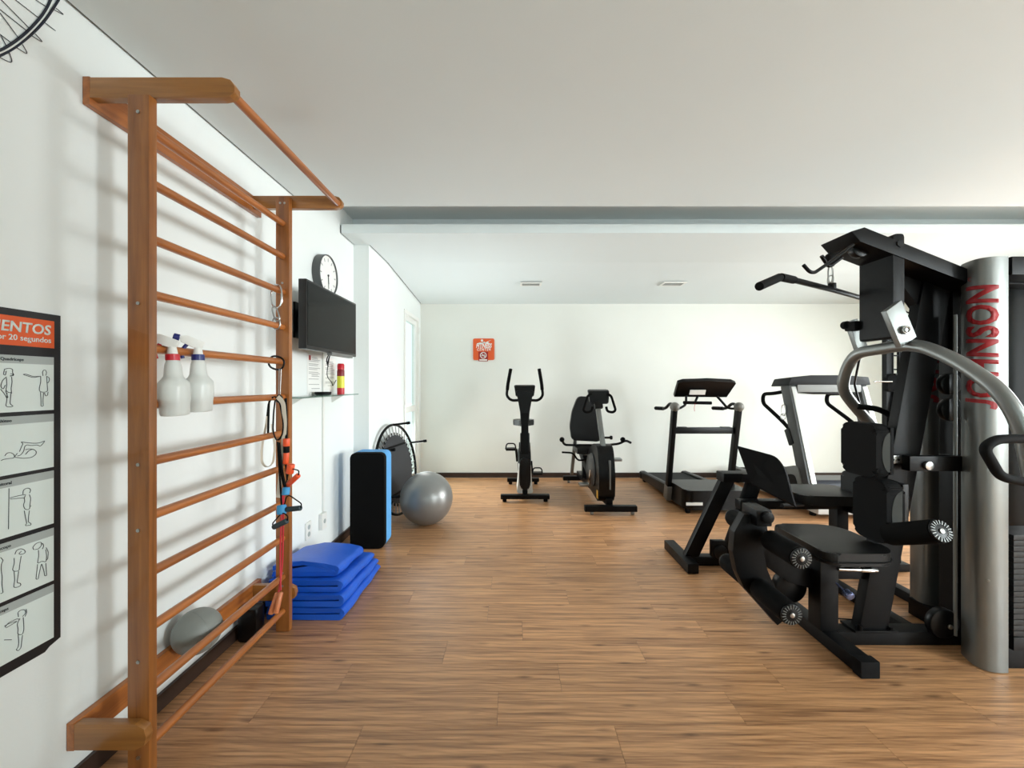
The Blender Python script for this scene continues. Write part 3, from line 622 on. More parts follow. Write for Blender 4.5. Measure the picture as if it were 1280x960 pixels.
t = thing('skipping_rope', 'red skipping rope with wooden handles hung on the far upright', 'skipping rope', (-1.19, 2.08, 0.18))
bm = BM(); sweep(bm, fillet([q(353, 620, 2.09), q(351, 660, 2.08), q(350, 700, 2.07), q(351, 738, 2.03)], 0.1), 0.004, 8); sweep(bm, fillet([q(355, 600, 2.10), q(354, 660, 2.09), q(353, 710, 2.08), q(348, 742, 2.03)], 0.1), 0.004, 8); obj('cord', bm, M_redc, t)
for (a, b) in ((q(351, 740, 2.03), q(345, 767, 2.0)), (q(347, 741, 2.04), q(338, 768, 2.01))):
    bm = BM(); cyl(bm, a, b, 0.012, 14, 0.004); obj('handle', bm, M_handlew, t)

# ------------------------------------------------------------------ folded blue mats
def folded_mat(z0, h, x0, x1, y0, y1, taper, lab, openf=0.0):
    """folded in two: upper and lower layer joined by a rounded fold at the room side"""
    loc = ((x0 + x1) / 2, (y0 + y1) / 2, z0 * (1 + 0))
    bm = BM(); nx, ny = 14, 10; th = h / 2
    def zz(y, z): return z * (1 - taper * (y - 2.33) / 0.62)
    prof = []          # closed outline in x / z of a C shaped fold
    n = 6
    out = [(x0, 0.0), (x1 - th, 0.0)] + [(x1 - th + th * math.sin(math.pi * k / 10), th - th * math.cos(math.pi * k / 10)) for k in range(1, 10)] + [(x1 - th, h)] + [(x0 + (x1 - th - x0) * (1 - k / n), h + openf * math.sin(math.pi * k / n)) for k in range(1, n + 1)]
    gap = 0.004
    inn = [(x0 + (x1 - th - x0) * k / n, th + gap + openf * math.sin(math.pi * k / n)) for k in range(n + 1)] + [(x1 - th + 0.006, th)] + [(x1 - th, th - gap)] + [(x0, th - gap)]
    ring0 = out + inn; rows = []
    for j in range(ny + 1):
        y = y0 + (y1 - y0) * j / ny; e = min(j, ny - j); sh = 0.006 if e == 0 else 0.0
        rows.append([bm.verts.new((px - (0.5 * sh if px > x1 - th else 0) + 0.0035 * math.sin(y * 23 + pz * 60), y + (0.004 * math.sin(px * 40 + pz * 90) if e == 0 else 0), zz(y, z0 + pz * (1 - 0.03 * sh / 0.006) + 0.0015 * math.sin(px * 31 + y * 17)))) for px, pz in ring0])
    m = len(ring0)
    for j in range(ny):
        for k in range(m): bm.faces.new((rows[j][k], rows[j][(k + 1) % m], rows[j + 1][(k + 1) % m], rows[j + 1][k]))
    bm.faces.new(list(reversed(rows[0]))); bm.faces.new(rows[-1])
    bmesh.ops.triangulate(bm, faces=[f for f in bm.faces if len(f.verts) > 4])
    tag(obj('folded_mat', bm, M_mat, loc=loc), lab, 'mat', 'folded blue mats beside the stall bars')
MATSTK = [(0.002, 0.070, -1.40, -0.952, 2.33, 2.955, 0.30, 'blue folded exercise mat at the bottom of the stack on the floor', 0),
          (0.075, 0.070, -1.41, -0.957, 2.335, 2.93, 0.30, 'blue folded exercise mat second from the bottom of the stack', 0),
          (0.148, 0.070, -1.41, -0.975, 2.36, 2.90, 0.30, 'blue folded exercise mat just under the top one of the stack', 0.0),
          (0.222, 0.066, -1.41, -1.015, 2.40, 2.80, 0.22, 'blue folded exercise mat on top of the stack, its fold gaping open', 0.032)]
for a in MATSTK: folded_mat(*a)

# foam block
t = thing('foam_block', 'upright black foam block with a light blue layer by the wall', 'foam block', (-1.19, 3.42, 0))
def slab(y0, y1, x0, x1, m, nm):
    bm = BM(); prism(bm, rpoly([(x0, y0, 0.003), (x1, y0, 0.003), (x1, y0, 0.785), (x0, y0, 0.785)], 0.05, 8), (0, y1 - y0, 0), 0.006); obj(nm, bm, m, t)
slab(3.335, 3.395, -1.325, -1.045, M_foam, 'black_layer'); slab(3.396, 3.53, -1.33, -1.045, M_foamb, 'blue_layer')

# gym ball
bm = BM(); RB = 0.2507; cb = (-0.825, 3.934, RB); sphere(bm, cb, RB, 64)
for v in bm.verts:
    h = (v.co.z - RB) / RB
    v.co.x = cb[0] + (v.co.x - cb[0]) * (1 + 0.0025 * math.cos(h * 40)); v.co.y = cb[1] + (v.co.y - cb[1]) * (1 + 0.0025 * math.cos(h * 40))
bm_ = bm; tag(obj('gym_ball', bm, M_ball, loc=(cb[0], cb[1], 0)), 'large shiny silver gym ball on the floor by the trampoline', 'ball')

# mini trampoline leaning on the wall
t = thing('mini_trampoline', 'round black mini trampoline standing on edge against the wall', 'trampoline', (-1.20, 4.2, 0))
c = V(-1.185, 4.22, 0.474); u = V(0.16, 0.985, 0).normalized(); wv = V(-0.13, 0.02, 0.99); wv = (wv - u * wv.dot(u)).normalized(); n_ = u.cross(wv).normalized()
if n_.x < 0: n_ = -n_
RT = 0.455
def tp(a, r, off=0): return c + u * r * math.cos(a) + wv * r * math.sin(a) + n_ * off
bm = BM(); sweep(bm, [tp(2 * math.pi * k / 64, RT) for k in range(64)], 0.0135, 10, closed=True); obj('frame', bm, M_black, t)
bm = BM(); prism(bm, [tp(2 * math.pi * k / 64, 0.345 + (0.006 if k % 2 else 0), 0.0) for k in range(64)], n_ * 0.004); obj('jumping_mat', bm, mat('trampoline_mesh', (50, 52, 56), 0.7, bump=0.3, bscale=600), t, smooth=False)
for k in range(36):
    a = 2 * math.pi * k / 36; bm = BM(); sweep(bm, [tp(a - 0.025, 0.35), tp(a, 0.44)], 0.006, 6); obj('spring', bm, M_steel, t)
for k in range(36):
    a = 2 * math.pi * (k + 0.5) / 36; bm = BM(); beam(bm, tp(a, 0.34), tp(a, 0.375), 0.02, 0.004, up=n_); obj('webbing_tab', bm, M_rubber, t)
for a in (88, 28, -32, -78, 205, 148):
    b_ = R(a); p = tp(b_, RT); bm = BM(); sweep(bm, [p, p + n_ * 0.165], 0.011, 10); lg = obj('leg', bm, M_black, t)
    bm = BM(); cyl(bm, p + n_ * 0.155, p + n_ * 0.19, 0.0155, 12, 0.003); obj('foot_cap', bm, M_rubber, lg)
bm = BM()
for s in (0.235, -0.235): beam(bm, c + wv * s - u * 0.25 + n_ * 0.008, c + wv * s + u * 0.25 + n_ * 0.008, 0.02, 0.005, up=n_)
obj('cross_strap', bm, M_rubber, t)

# ------------------------------------------------------------------ sign on the far wall
t = thing('fitness_sign', 'square orange sign with white lettering on the far wall', 'sign', (-0.405, YB, 1.69))
bm = BM(); prism(bm, rpoly([(-0.56, YB - 0.012, 1.695), (-0.255, YB - 0.012, 1.695), (-0.255, YB - 0.012, 2.005), (-0.56, YB - 0.012, 2.005)], 0.025), (0, 0.011, 0)); obj('orange_panel', bm, M_orange, t, smooth=False)
fs = lambda u, v, w: (-0.407 + u, YB - 0.0125 - w, v)
text('fitness_text', 'FITNESS', 0.088, M_white, t, lambda u, v, w: fs(u + 0.15 * v, v + 1.872, w), bold=0.003, xs=0.72)
text('center_text', 'CENTER', 0.05, M_white, t, lambda u, v, w: fs(u + 0.15 * v, v + 1.83, w), bold=0.0012, xs=0.9, spacing=1.3)
bm = BM()     # swimmer-like emblem
def fp(pl): prism(bm, [fs(a, b, 0) for a, b in pl], (0, -0.0012, 0))
fp([(-0.10, 1.932), (-0.06, 1.946), (-0.02, 1.948), (0.02, 1.944), (0.05, 1.962), (0.11, 1.985), (0.06, 1.955), (0.09, 1.934), (0.02, 1.934)])
fp([(-0.025 + 0.018 * math.cos(a), 1.975 + 0.018 * math.sin(a)) for a in [k * math.pi / 6 for k in range(12)]])
fp([(-0.045, 1.94), (-0.015, 1.952), (0.018, 1.962), (0.02, 1.946), (0.0, 1.938)]); obj('swimmer_emblem', bm, M_white, t, smooth=False)
bm = BM(); box(bm, -0.482, -0.345, YB - 0.017, YB - 0.0125, 1.678, 1.815); nsm = obj('no_smoking_plate', bm, M_darkred, t, smooth=False, label='dark red no smoking plate')
bm = BM(); cz = V(-0.413, YB - 0.0175, 1.763); ring(bm, cz, (0, 1, 0), 0.042, 0.006, 28, 6); beam(bm, cz + V(-0.03, 0, 0.03), cz + V(0.03, 0, -0.03), 0.010, 0.002, up=(0, 1, 0)); obj('prohibition_ring', bm, M_white, nsm)
bm = BM(); beam(bm, cz + V(-0.03, 0.0, -0.006), cz + V(0.026, 0.0, -0.006), 0.010, 0.002, up=(0, 1, 0)); tube(bm, [cz + V(0.022, 0, 0.002), cz + V(0.012, 0, 0.012), cz + V(0.022, 0, 0.02)], 0.002, 0.01, 6); obj('cigarette_symbol', bm, M_white, nsm)
bm = BM(); box(bm, -0.47, -0.357, YB - 0.0185, YB - 0.017, 1.686, 1.706); obj('caption_bar', bm, M_white, nsm, smooth=False)

# ------------------------------------------------------------------ upright exercise bike (faces the camera)
bx = 0.150
t = thing('upright_bike', 'black upright exercise bike with white front foot, left of the other machines', 'exercise bike', (bx, 5.0, 0))
for (y, hw, nm) in ((4.68, 0.28, 'front_stabiliser'), (5.50, 0.215, 'rear_stabiliser')):
    bm = BM(); box(bm, bx - hw, bx + hw, y - 0.035, y + 0.035, 0.035, 0.085, 0.01); st = obj(nm, bm, M_black, t)
    for s in (-1, 1):
        bm = BM(); cyl(bm, (bx + s * (hw - 0.045), y, 0.002), (bx + s * (hw - 0.045), y, 0.037), 0.024, 14, 0.004); obj('levelling_foot', bm, M_rubber, st)
bm = BM(); beam(bm, (bx, 4.70, 0.10), (bx, 5.48, 0.10), 0.06, 0.06, bev=0.006); obj('main_frame', bm, M_black, t)
bm = BM(); prism(bm, rpoly([(bx - 0.095, 4.72, 0.085), (bx + 0.095, 4.72, 0.085), (bx + 0.082, 4.72, 0.20), (bx + 0.07, 4.72, 0.42), (bx - 0.07, 4.72, 0.42), (bx - 0.082, 4.72, 0.20)], 0.03), (0, 0.30, 0), 0.01); obj('white_fairing', bm, M_white, t, label='white lower fairing')
bm = BM(); poly = rpoly([(bx, 4.70, 0.14), (bx, 5.30, 0.14), (bx, 5.36, 0.40), (bx, 5.15, 0.62), (bx, 4.80, 0.66), (bx, 4.68, 0.5)], 0.1, 8); prism(bm, [p + V(-0.065, 0, 0) for p in poly], (0.13, 0, 0), 0.025); obj('flywheel_cover', bm, M_blackp, t)
bm = BM(); cyl(bm, (bx - 0.078, 5.02, 0.40), (bx + 0.078, 5.02, 0.40), 0.16, 36, 0.012); obj('side_disc', bm, mat('side_grey', (48, 50, 52), 0.4), t)
bm = BM(); prism(bm, rpoly([(bx - 0.052, 4.665, 0.14), (bx + 0.052, 4.665, 0.14), (bx + 0.056, 4.665, 0.50), (bx - 0.056, 4.665, 0.50)], 0.045, 8), (0, 0.05, 0), 0.012); obj('front_shell', bm, M_blackp, t)
bm = BM(); beam(bm, (bx, 4.74, 0.45), (bx, 4.80, 1.06), 0.085, 0.07, up=(0, 1, 0), bev=0.012); obj('upright_mast', bm, M_black, t)
bm = BM(); beam(bm, (bx, 4.755, 0.55), (bx, 4.78, 0.78), 0.11, 0.08, up=(0, 1, 0), bev=0.02); obj('mast_sleeve', bm, M_blackp, t)
bm = BM()
prism(bm, rpoly([(bx - 0.045, 4.76, 0.86), (bx + 0.045, 4.76, 0.86), (bx + 0.055, 4.76, 1.02), (bx + 0.10, 4.76, 1.27), (bx - 0.10, 4.76, 1.27), (bx - 0.055, 4.76, 1.02)], 0.02), (0, 0.08, 0), 0.015); obj('neck_cover', bm, M_blackp, t)
bm = BM(); prism(bm, rpoly([(bx - 0.105, 4.78, 1.20), (bx + 0.105, 4.78, 1.20), (bx + 0.125, 4.80, 1.33), (bx - 0.125, 4.80, 1.33)], 0.02), (0, 0.05, 0.01), 0.012); obj('console', bm, M_blackp, t)
bm = BM(); box(bm, bx - 0.085, bx + 0.085, 4.852, 4.857, 1.23, 1.31); obj('display', bm, M_screen, t)
for s in (-1, 1):
    bm = BM(); tube(bm, [(bx + s * 0.06, 4.80, 1.16), (bx + s * 0.16, 4.80, 1.155), (bx + s * 0.215, 4.80, 1.21), (bx + s * 0.20, 4.80, 1.33), (bx + s * 0.165, 4.74, 1.52)], 0.016, 0.05); hb = obj('handlebar', bm, M_black, t)
    bm = BM(); tube(bm, [(bx + s * 0.205, 4.80, 1.28), (bx + s * 0.2, 4.795, 1.34), (bx + s * 0.165, 4.738, 1.525)], 0.020, 0.03); obj('foam_grip', bm, M_foam, hb)
bm = BM(); beam(bm, (bx, 5.20, 0.50), (bx, 5.30, 0.82), 0.05, 0.05, up=(0, 1, 0), bev=0.006); obj('seat_post', bm, M_chrome, t)
bm = BM(); poly = [(bx - 0.02, 5.02), (bx + 0.02, 5.02), (bx + 0.05, 5.15), (bx + 0.135, 5.27), (bx + 0.135, 5.36), (bx + 0.08, 5.40), (bx - 0.08, 5.40), (bx - 0.135, 5.36), (bx - 0.135, 5.27), (bx - 0.05, 5.15)]
prism(bm, rpoly([(a, b, 0.82) for a, b in poly], 0.03), (0, 0, 0.07), 0.02); obj('saddle', bm, M_vinyl, t)
for s, dy, dz in ((-1, -0.06, 0.16), (1, 0.06, -0.16)):
    bm = BM(); beam(bm, (bx + s * 0.085, 5.02, 0.40), (bx + s * 0.10, 5.02 + dy, 0.40 + dz), 0.02, 0.03, up=(1, 0, 0), bev=0.004); ck = obj('crank', bm, M_black, t)
    bm = BM(); box(bm, bx + s * 0.165 - 0.06, bx + s * 0.165 + 0.06, 5.02 + dy - 0.05, 5.02 + dy + 0.05, 0.385 + dz, 0.415 + dz, 0.008)
    bm2 = BM(); tube(bm2, [(bx + s * 0.165 - 0.062, 5.0 + dy, 0.40 + dz), (bx + s * 0.165 - 0.05, 5.0 + dy, 0.47 + dz), (bx + s * 0.165 + 0.05, 5.0 + dy, 0.47 + dz), (bx + s * 0.165 + 0.062, 5.0 + dy, 0.40 + dz)], 0.008, 0.03, 8, r2=0.018)
    obj('pedal', bm, M_blackp, ck); obj('pedal_strap', bm2, M_rubber, ck)

# ------------------------------------------------------------------ recumbent bike
t = thing('recumbent_bike', 'black recumbent exercise bike with padded backrest, right of the upright bike', 'exercise bike', (1.0, 4.8, 0))
fx, rx_ = 1.02, 0.92
def ax(y): return fx + (rx_ - fx) * (y - 4.2) / 1.35
for (y, hw, nm, off) in ((4.22, 0.27, 'front_stabiliser', 0), (5.58, 0.20, 'rear_stabiliser', -0.02)):
    bm = BM(); box(bm, ax(y) + off - hw, ax(y) + off + hw, y - 0.035, y + 0.035, 0.035, 0.095, 0.01); st = obj(nm, bm, M_black, t)
    for s in (-1, 1):
        bm = BM(); cyl(bm, (ax(y) + off + s * (hw - 0.06), y - 0.01, 0.024), (ax(y) + off + s * (hw - 0.06) + 0.03, y - 0.01, 0.024), 0.023, 16, 0.004); obj('transport_wheel', bm, M_bracket, st)
bm = BM(); beam(bm, (ax(4.25), 4.25, 0.12), (ax(5.58), 5.58, 0.13), 0.07, 0.07, bev=0.006); beam(bm, (ax(4.9), 4.85, 0.2), (ax(5.45), 5.45, 0.48), 0.08, 0.10, bev=0.01); beam(bm, (ax(5.3), 5.25, 0.15), (ax(5.3), 5.25, 0.44), 0.07, 0.08, up=(0, 1, 0)); obj('main_frame', bm, M_black, t)
bm = BM(); beam(bm, (ax(5.5) - 0.12, 5.5, 0.14), (ax(5.3) - 0.12, 5.3, 0.62), 0.04, 0.04, up=(1, 0, 0)); obj('rear_strut', bm, M_silver, t)
c0 = ax(4.55); poly = rpoly([(0, 4.28, 0.10), (0, 4.95, 0.14), (0, 5.02, 0.36), (0, 4.85, 0.58), (0, 4.52, 0.70), (0, 4.34, 0.68), (0, 4.25, 0.40)], 0.09, 8)
bm = BM(); prism(bm, [p + V(c0 - 0.085, 0, 0) for p in poly], (0.17, 0, 0), 0.025); fc = obj('flywheel_housing', bm, M_blackp, t)
bm = BM(); box(bm, c0 + 0.02, c0 + 0.035, 4.238, 4.30, 0.25, 0.55, 0.003); obj('trim_strip', bm, M_grey, fc)
for s in (-1, 1):
    bm = BM(); cyl(bm, (c0 + s * 0.083, 4.62, 0.38), (c0 + s * 0.098, 4.62, 0.38), 0.19, 36, 0.006); obj('side_disc', bm, mat('side_grey', (48, 50, 52), 0.4), fc)
bm = BM(); box(bm, c0 - 0.091, c0 - 0.087, 4.30, 4.36, 0.14, 0.22); obj('yellow_sticker', bm, mat('amber_sticker', (214, 160, 60), 0.5), fc)
bm = BM(); beam(bm, (c0 - 0.005, 4.42, 0.66), (c0 - 0.045, 4.56, 1.17), 0.05, 0.06, up=(0, 1, 0), bev=0.01); obj('console_mast', bm, M_silver, t)
bm = BM(); beam(bm, (c0 - 0.035, 4.50, 1.08), (c0 - 0.045, 4.56, 1.22), 0.09, 0.06, up=(0, 1, 0), bev=0.015); obj('mast_head', bm, M_blackp, t)
bm = BM(); prism(bm, rpoly([(c0 - 0.13, 4.50, 1.13), (c0 + 0.07, 4.50, 1.13), (c0 + 0.085, 4.52, 1.275), (c0 - 0.15, 4.52, 1.275)], 0.02), (0, 0.06, 0.015), 0.012); obj('console', bm, M_blackp, t)
bm = BM(); box(bm, c0 - 0.11, c0 + 0.05, 4.585, 4.590, 1.17, 1.26); obj('display', bm, M_screen, t)
for s in (-1, 1):
    xx = c0 - 0.03 + s * 0.085
    bm = BM(); tube(bm, [(xx, 4.50, 1.24), (xx + s * 0.045, 4.50, 1.22), (xx + s * 0.095, 4.50, 1.06), (xx + s * 0.06, 4.50, 1.035), (xx, 4.50, 1.05), (xx - s * 0.01, 4.50, 1.10)], 0.014, 0.03); obj('front_handle', bm, M_foam, t)
bm = BM(); cyl(bm, (c0 + 0.0, 4.45, 0.765), (c0 + 0.085, 4.45, 0.765), 0.012, 10); cyl(bm, (c0 + 0.075, 4.45, 0.765), (c0 + 0.10, 4.45, 0.765), 0.022, 14, 0.004); obj('knob', bm, M_blackp, t)
bcx = 0.985
bm = BM(); poly = rpoly([(bcx - 0.21, 5.28, 0.62), (bcx + 0.16, 5.28, 0.60), (bcx + 0.17, 5.28, 0.85), (bcx + 0.14, 5.34, 1.18), (bcx - 0.12, 5.34, 1.19), (bcx - 0.20, 5.31, 1.0), (bcx - 0.235, 5.28, 0.80)], 0.05, 5)
prism(bm, poly, (0, 0.07, 0), 0.018); obj('backrest', bm, M_vinyl, t)
bm = BM(); box(bm, bcx - 0.20, bcx + 0.17, 4.92, 5.28, 0.50, 0.57, 0.02); obj('seat', bm, M_vinyl, t)
bm = BM(); tube(bm, [(bcx - 0.36, 5.12, 0.66), (bcx - 0.33, 5.12, 0.585), (bcx - 0.2, 5.14, 0.58), (bcx + 0.2, 5.14, 0.58), (bcx + 0.36, 5.12, 0.60), (bcx + 0.43, 5.08, 0.65), (bcx + 0.47, 5.0, 0.63)], 0.015, 0.04); hb = obj('seat_handlebar', bm, M_black, t)
for s in (-0.36, 0.40):
    bm = BM(); sphere(bm, (bcx + s, 5.10, 0.655), 0.032, 16); obj('grip_end', bm, M_foam, hb)
bm = BM(); tube(bm, [(bcx - 0.10, 4.90, 0.44), (bcx - 0.2, 4.85, 0.44), (bcx - 0.27, 4.80, 0.54), (bcx - 0.40, 4.78, 0.55)], 0.011, 0.04); obj('adjust_lever', bm, M_black, t)
for s, dy, dz in ((-1, 0.02, -0.17), (1, -0.02, 0.12)):
    bm = BM(); beam(bm, (c0 + s * 0.10, 4.62, 0.38), (c0 + s * 0.115, 4.62 + dy, 0.38 + dz), 0.018, 0.03, up=(1, 0, 0), bev=0.004); ck = obj('crank', bm, M_chrome, t)
    bm = BM(); box(bm, c0 + s * 0.18 - 0.055, c0 + s * 0.18 + 0.055, 4.57 + dy, 4.67 + dy, 0.365 + dz, 0.395 + dz, 0.006); obj('pedal', bm, M_steel, ck)

# ------------------------------------------------------------------ treadmill one (slim, black)
t = thing('slim_treadmill', 'black folding treadmill with thin posts and wrapped joints', 'treadmill', (2.13, 4.9, 0))
x0, x1 = 1.80, 2.46
bm = BM(); prism(bm, rpoly([(x0 + 0.03, 4.22, 0.045), (x1 - 0.03, 4.22, 0.045), (x1 - 0.0, 4.30, 0.045), (x1, 4.72, 0.045), (x0, 4.72, 0.045), (x0, 4.30, 0.045)], 0.03), (0, 0, 0.20), 0.03); obj('motor_hood', bm, M_blackp, t)
bm = BM(); box(bm, x0 + 0.0, x0 + 0.17, 4.213, 4.221, 0.095, 0.125) ; obj('white_label', bm, M_white, t)
for s, xa in ((-1, x0), (1, x1 - 0.075)):
    bm = BM(); prism(bm, [(xa, 4.60, 0.05), (xa, 5.75, 0.03), (xa, 5.75, 0.125), (xa, 4.60, 0.18)], (0.075, 0, 0), 0.008); sr = obj('side_rail', bm, M_grey if False else M_blackp, t)
    bm = BM(); prism(bm, [(xa + 0.012, 4.74, 0.1755), (xa + 0.012, 5.74, 0.1275), (xa + 0.012, 5.74, 0.1305), (xa + 0.012, 4.74, 0.1785)], (0.05, 0, 0)); obj('foot_strip', bm, mat('foot_rail_grey', (58, 58, 59), 0.6), sr)
bm = BM(); box(bm, x0 + 0.075, x1 - 0.075, 4.70, 5.72, 0.06, 0.085); obj('deck', bm, M_blackp, t)
bm = BM(); prism(bm, [(x0 + 0.09, 4.68, 0.15), (x0 + 0.09, 5.70, 0.115), (x0 + 0.09, 5.72, 0.10), (x0 + 0.09, 5.70, 0.088), (x0 + 0.09, 4.68, 0.125)], (x1 - x0 - 0.18, 0, 0)); obj('running_belt', bm, M_belt, t)
for xa in (x0 + 0.0375, x1 - 0.0375):
    bm = BM(); cyl(bm, (xa - 0.041, 5.72, 0.075), (xa + 0.041, 5.72, 0.075), 0.05, 24, 0.005); obj('roller_end', bm, M_blackp, t)
    bm = BM(); cyl(bm, (xa - 0.02, 4.27, 0.03), (xa + 0.02, 4.27, 0.03), 0.028, 18, 0.004); obj('transport_wheel', bm, M_rubber, t)
    bm = BM(); box(bm, xa - 0.025, xa + 0.025, 5.60, 5.66, 0.002, 0.06, 0.005); obj('rear_foot', bm, M_rubber, t)
ux = (1.775, 2.475)
for xa in ux:
    bm = BM(); beam(bm, (xa, 4.66, 0.06), (xa, 4.46, 1.08), 0.05, 0.075, up=(0, 1, 0), bev=0.012); up = obj('upright_post', bm, M_black, t)
    bm = BM(); beam(bm, (xa, 4.665, 0.04), (xa, 4.63, 0.20), 0.056, 0.10, up=(0, 1, 0), bev=0.005); obj('post_foot', bm, M_bracket, up)
    bm = BM(); sphere(bm, (xa, 4.45, 1.10), 0.052, 14, (1.0, 1.1, 1.0)); obj('wrapped_joint', bm, M_bracket, up)
    bm = BM(); tube(bm, [(xa, 4.46, 1.10), (xa + 0.0, 4.58, 1.14), (xa - 0.01, 4.68, 1.07), (xa - 0.015, 4.98, 1.055)], 0.017, 0.06); obj('side_handle', bm, M_black, up)
    bm = BM(); sweep(bm, [(xa - 0.013, 4.76, 1.064), (xa - 0.015, 4.99, 1.055)], 0.022, 12); obj('hand_grip', bm, M_foam, up)
bm = BM(); box(bm, ux[0] + 0.025, ux[1] - 0.025, 4.50, 4.56, 0.80, 0.87, 0.012); cb_ = obj('cross_bar', bm, M_blackp, t)
bm = BM(); box(bm, ux[0] + 0.06, ux[0] + 0.16, 4.51, 4.55, 0.868, 0.876, 0.002); box(bm, ux[1] - 0.16, ux[1] - 0.06, 4.51, 4.55, 0.868, 0.876, 0.002); obj('raised_rest', bm, M_blackp, cb_)
bm = BM(); poly = [(1.812, 4.56, 1.205), (2.40, 4.56, 1.20), (2.43, 4.42, 1.355), (2.38, 4.41, 1.375), (2.12, 4.405, 1.385), (1.86, 4.41, 1.378), (1.80, 4.42, 1.36)]
prism(bm, poly, (0, 0.03, 0.03), 0.008); obj('console', bm, M_blackp, t)
bm = BM(); beam(bm, (2.03, 4.475, 1.235), (2.03, 4.453, 1.285), 0.17, 0.012, up=(0, 1, 0.3)); obj('white_plate', bm, M_white, t)
for pl in ([(1.93, 4.52, 1.22), (1.92, 4.50, 1.12), (1.83, 4.47, 1.08), (ux[0], 4.46, 1.08)], [(2.28, 4.53, 1.21), (2.38, 4.50, 1.08), (ux[1], 4.46, 1.08)], [(2.06, 4.53, 1.21), (2.02, 4.50, 1.15)]):
    bm = BM(); tube(bm, pl, 0.013, 0.04); obj('console_bracket', bm, M_black, t)
bm = BM(); cyl(bm, (1.89, 4.50, 1.145), (2.20, 4.50, 1.14), 0.018, 14, 0.004); obj('pulse_grip', bm, M_foam, t)
bm = BM(); tube(bm, [(2.02, 4.49, 1.15), (2.0, 4.48, 1.09), (2.005, 4.48, 1.05)], 0.0025, 0.02, 6); obj('safety_cord', bm, M_redc, t)

# ------------------------------------------------------------------ treadmill two (wide, silver)
t = thing('silver_treadmill', 'large treadmill with silver slanted uprights and looped handrails', 'treadmill', (3.45, 4.8, 0))
tx0, tx1 = 3.05, 3.80
bm = BM(); box(bm, tx0 - 0.01, tx1 + 0.01, 4.05, 5.75, 0.05, 0.16, 0.02); obj('base_frame', bm, mat('light_grey_paint', (196, 198, 196), 0.4, metal=0.2), t)
bm = BM(); prism(bm, rpoly([(tx0 + 0.03, 4.08, 0.16), (tx0 + 0.03, 4.62, 0.16), (tx0 + 0.03, 4.56, 0.34), (tx0 + 0.03, 4.18, 0.36)], 0.05), (tx1 - tx0 - 0.06, 0, 0), 0.02); obj('motor_hood', bm, mat('blue_grey_cover', (34, 38, 48), 0.35), t)
bm = BM(); box(bm, tx0 + 0.10, tx1 - 0.10, 4.60, 5.72, 0.16, 0.185, 0.004); obj('running_belt', bm, M_belt, t)
for xa in (tx0, tx1 - 0.09):
    bm = BM(); box(bm, xa, xa + 0.09, 4.62, 5.74, 0.161, 0.205, 0.01); obj('foot_rail', bm, M_blackp, t)
    for yy in (4.2, 5.6):
        bm = BM(); cyl(bm, (xa + 0.045, yy, 0.002), (xa + 0.045, yy, 0.055), 0.03, 14, 0.004); obj('levelling_foot', bm, M_rubber, t)
for k, xa in enumerate((tx0 - 0.01, tx1 + 0.01)):
    bm = BM(); beam(bm, (xa, 4.14, 0.12), (xa, 4.50, 1.34), 0.075, 0.14, up=(0, 1, 0), bev=0.012); up = obj('upright_post', bm, mat('upright_grey', (72, 74, 75), 0.45, metal=0.2), t)
    bm = BM(); beam(bm, (xa + 0.012, 4.062, 0.14), (xa + 0.012, 4.424, 1.32), 0.05, 0.012, up=(0, 1, 0), bev=0.003); obj('front_strip', bm, mat('bright_alu', (205, 207, 205), 0.35, metal=0.3), up)
    bm = BM(); prism(bm, rpoly([(xa - 0.05, 4.15, 0.16), (xa - 0.05, 4.75, 0.16), (xa - 0.05, 4.55, 0.42), (xa - 0.05, 4.28, 0.50)], 0.05), (0.10, 0, 0), 0.01); sh = obj('side_shroud', bm, M_grey, t)
    bm = BM(); prism(bm, rpoly([(xa - 0.056, 4.24, 0.20), (xa - 0.056, 4.56, 0.20), (xa - 0.056, 4.46, 0.36), (xa - 0.056, 4.31, 0.40)], 0.06), (0.006, 0, 0)); obj('dark_inset', bm, M_blackp, sh)
    bm = BM(); tube(bm, [(xa, 4.47, 1.28), (xa - 0.01, 4.72, 1.24), (xa - 0.01, 4.92, 1.23), (xa - 0.01, 4.93, 1.12), (xa, 4.60, 0.94), (xa, 4.38, 0.80)], 0.021, 0.08); obj('looped_handrail', bm, M_foam, t)
    bm = BM(); beam(bm, (xa - 0.01, 4.46, 0.86), (xa - 0.01, 4.38, 0.70), 0.07, 0.08, up=(0, 1, 0), bev=0.01); obj('rail_socket', bm, M_blackp, up)
bm = BM(); ya, za = 4.5, 1.0
loop(bm, (tx0 - 0.055, 4.50, 1.06), 0.035, 0.06, 0.005, 'x'); loop(bm, (tx0 - 0.06, 4.50, 0.99), 0.04, 0.03, 0.004, 'x'); obj('bottle_holder', bm, M_steel, t)
bm = BM(); poly = [(tx0 - 0.05, 4.42, 1.26), (tx0 - 0.05, 4.44, 1.40), (tx0 - 0.05, 4.56, 1.44), (tx0 - 0.05, 4.72, 1.40), (tx0 - 0.05, 4.66, 1.29)]
poly = [(tx0 - 0.07, 4.40, 1.34), (tx0 - 0.04, 4.39, 1.425), (tx0 + 0.16, 4.385, 1.445), (tx1 - 0.2, 4.385, 1.445), (tx1 + 0.04, 4.39, 1.425), (tx1 + 0.07, 4.40, 1.34)]
prism(bm, poly, (0, 0.30, -0.02), 0.012); obj('console', bm, mat('console_dark', (18, 20, 22), 0.5, spec=0.2), t)
bm = BM(); box(bm, tx0 + 0.03, tx1 - 0.03, 4.40, 4.60, 1.26, 1.345, 0.02); obj('console_underside', bm, mat('mid_grey_paint', (128, 130, 128), 0.5), t)
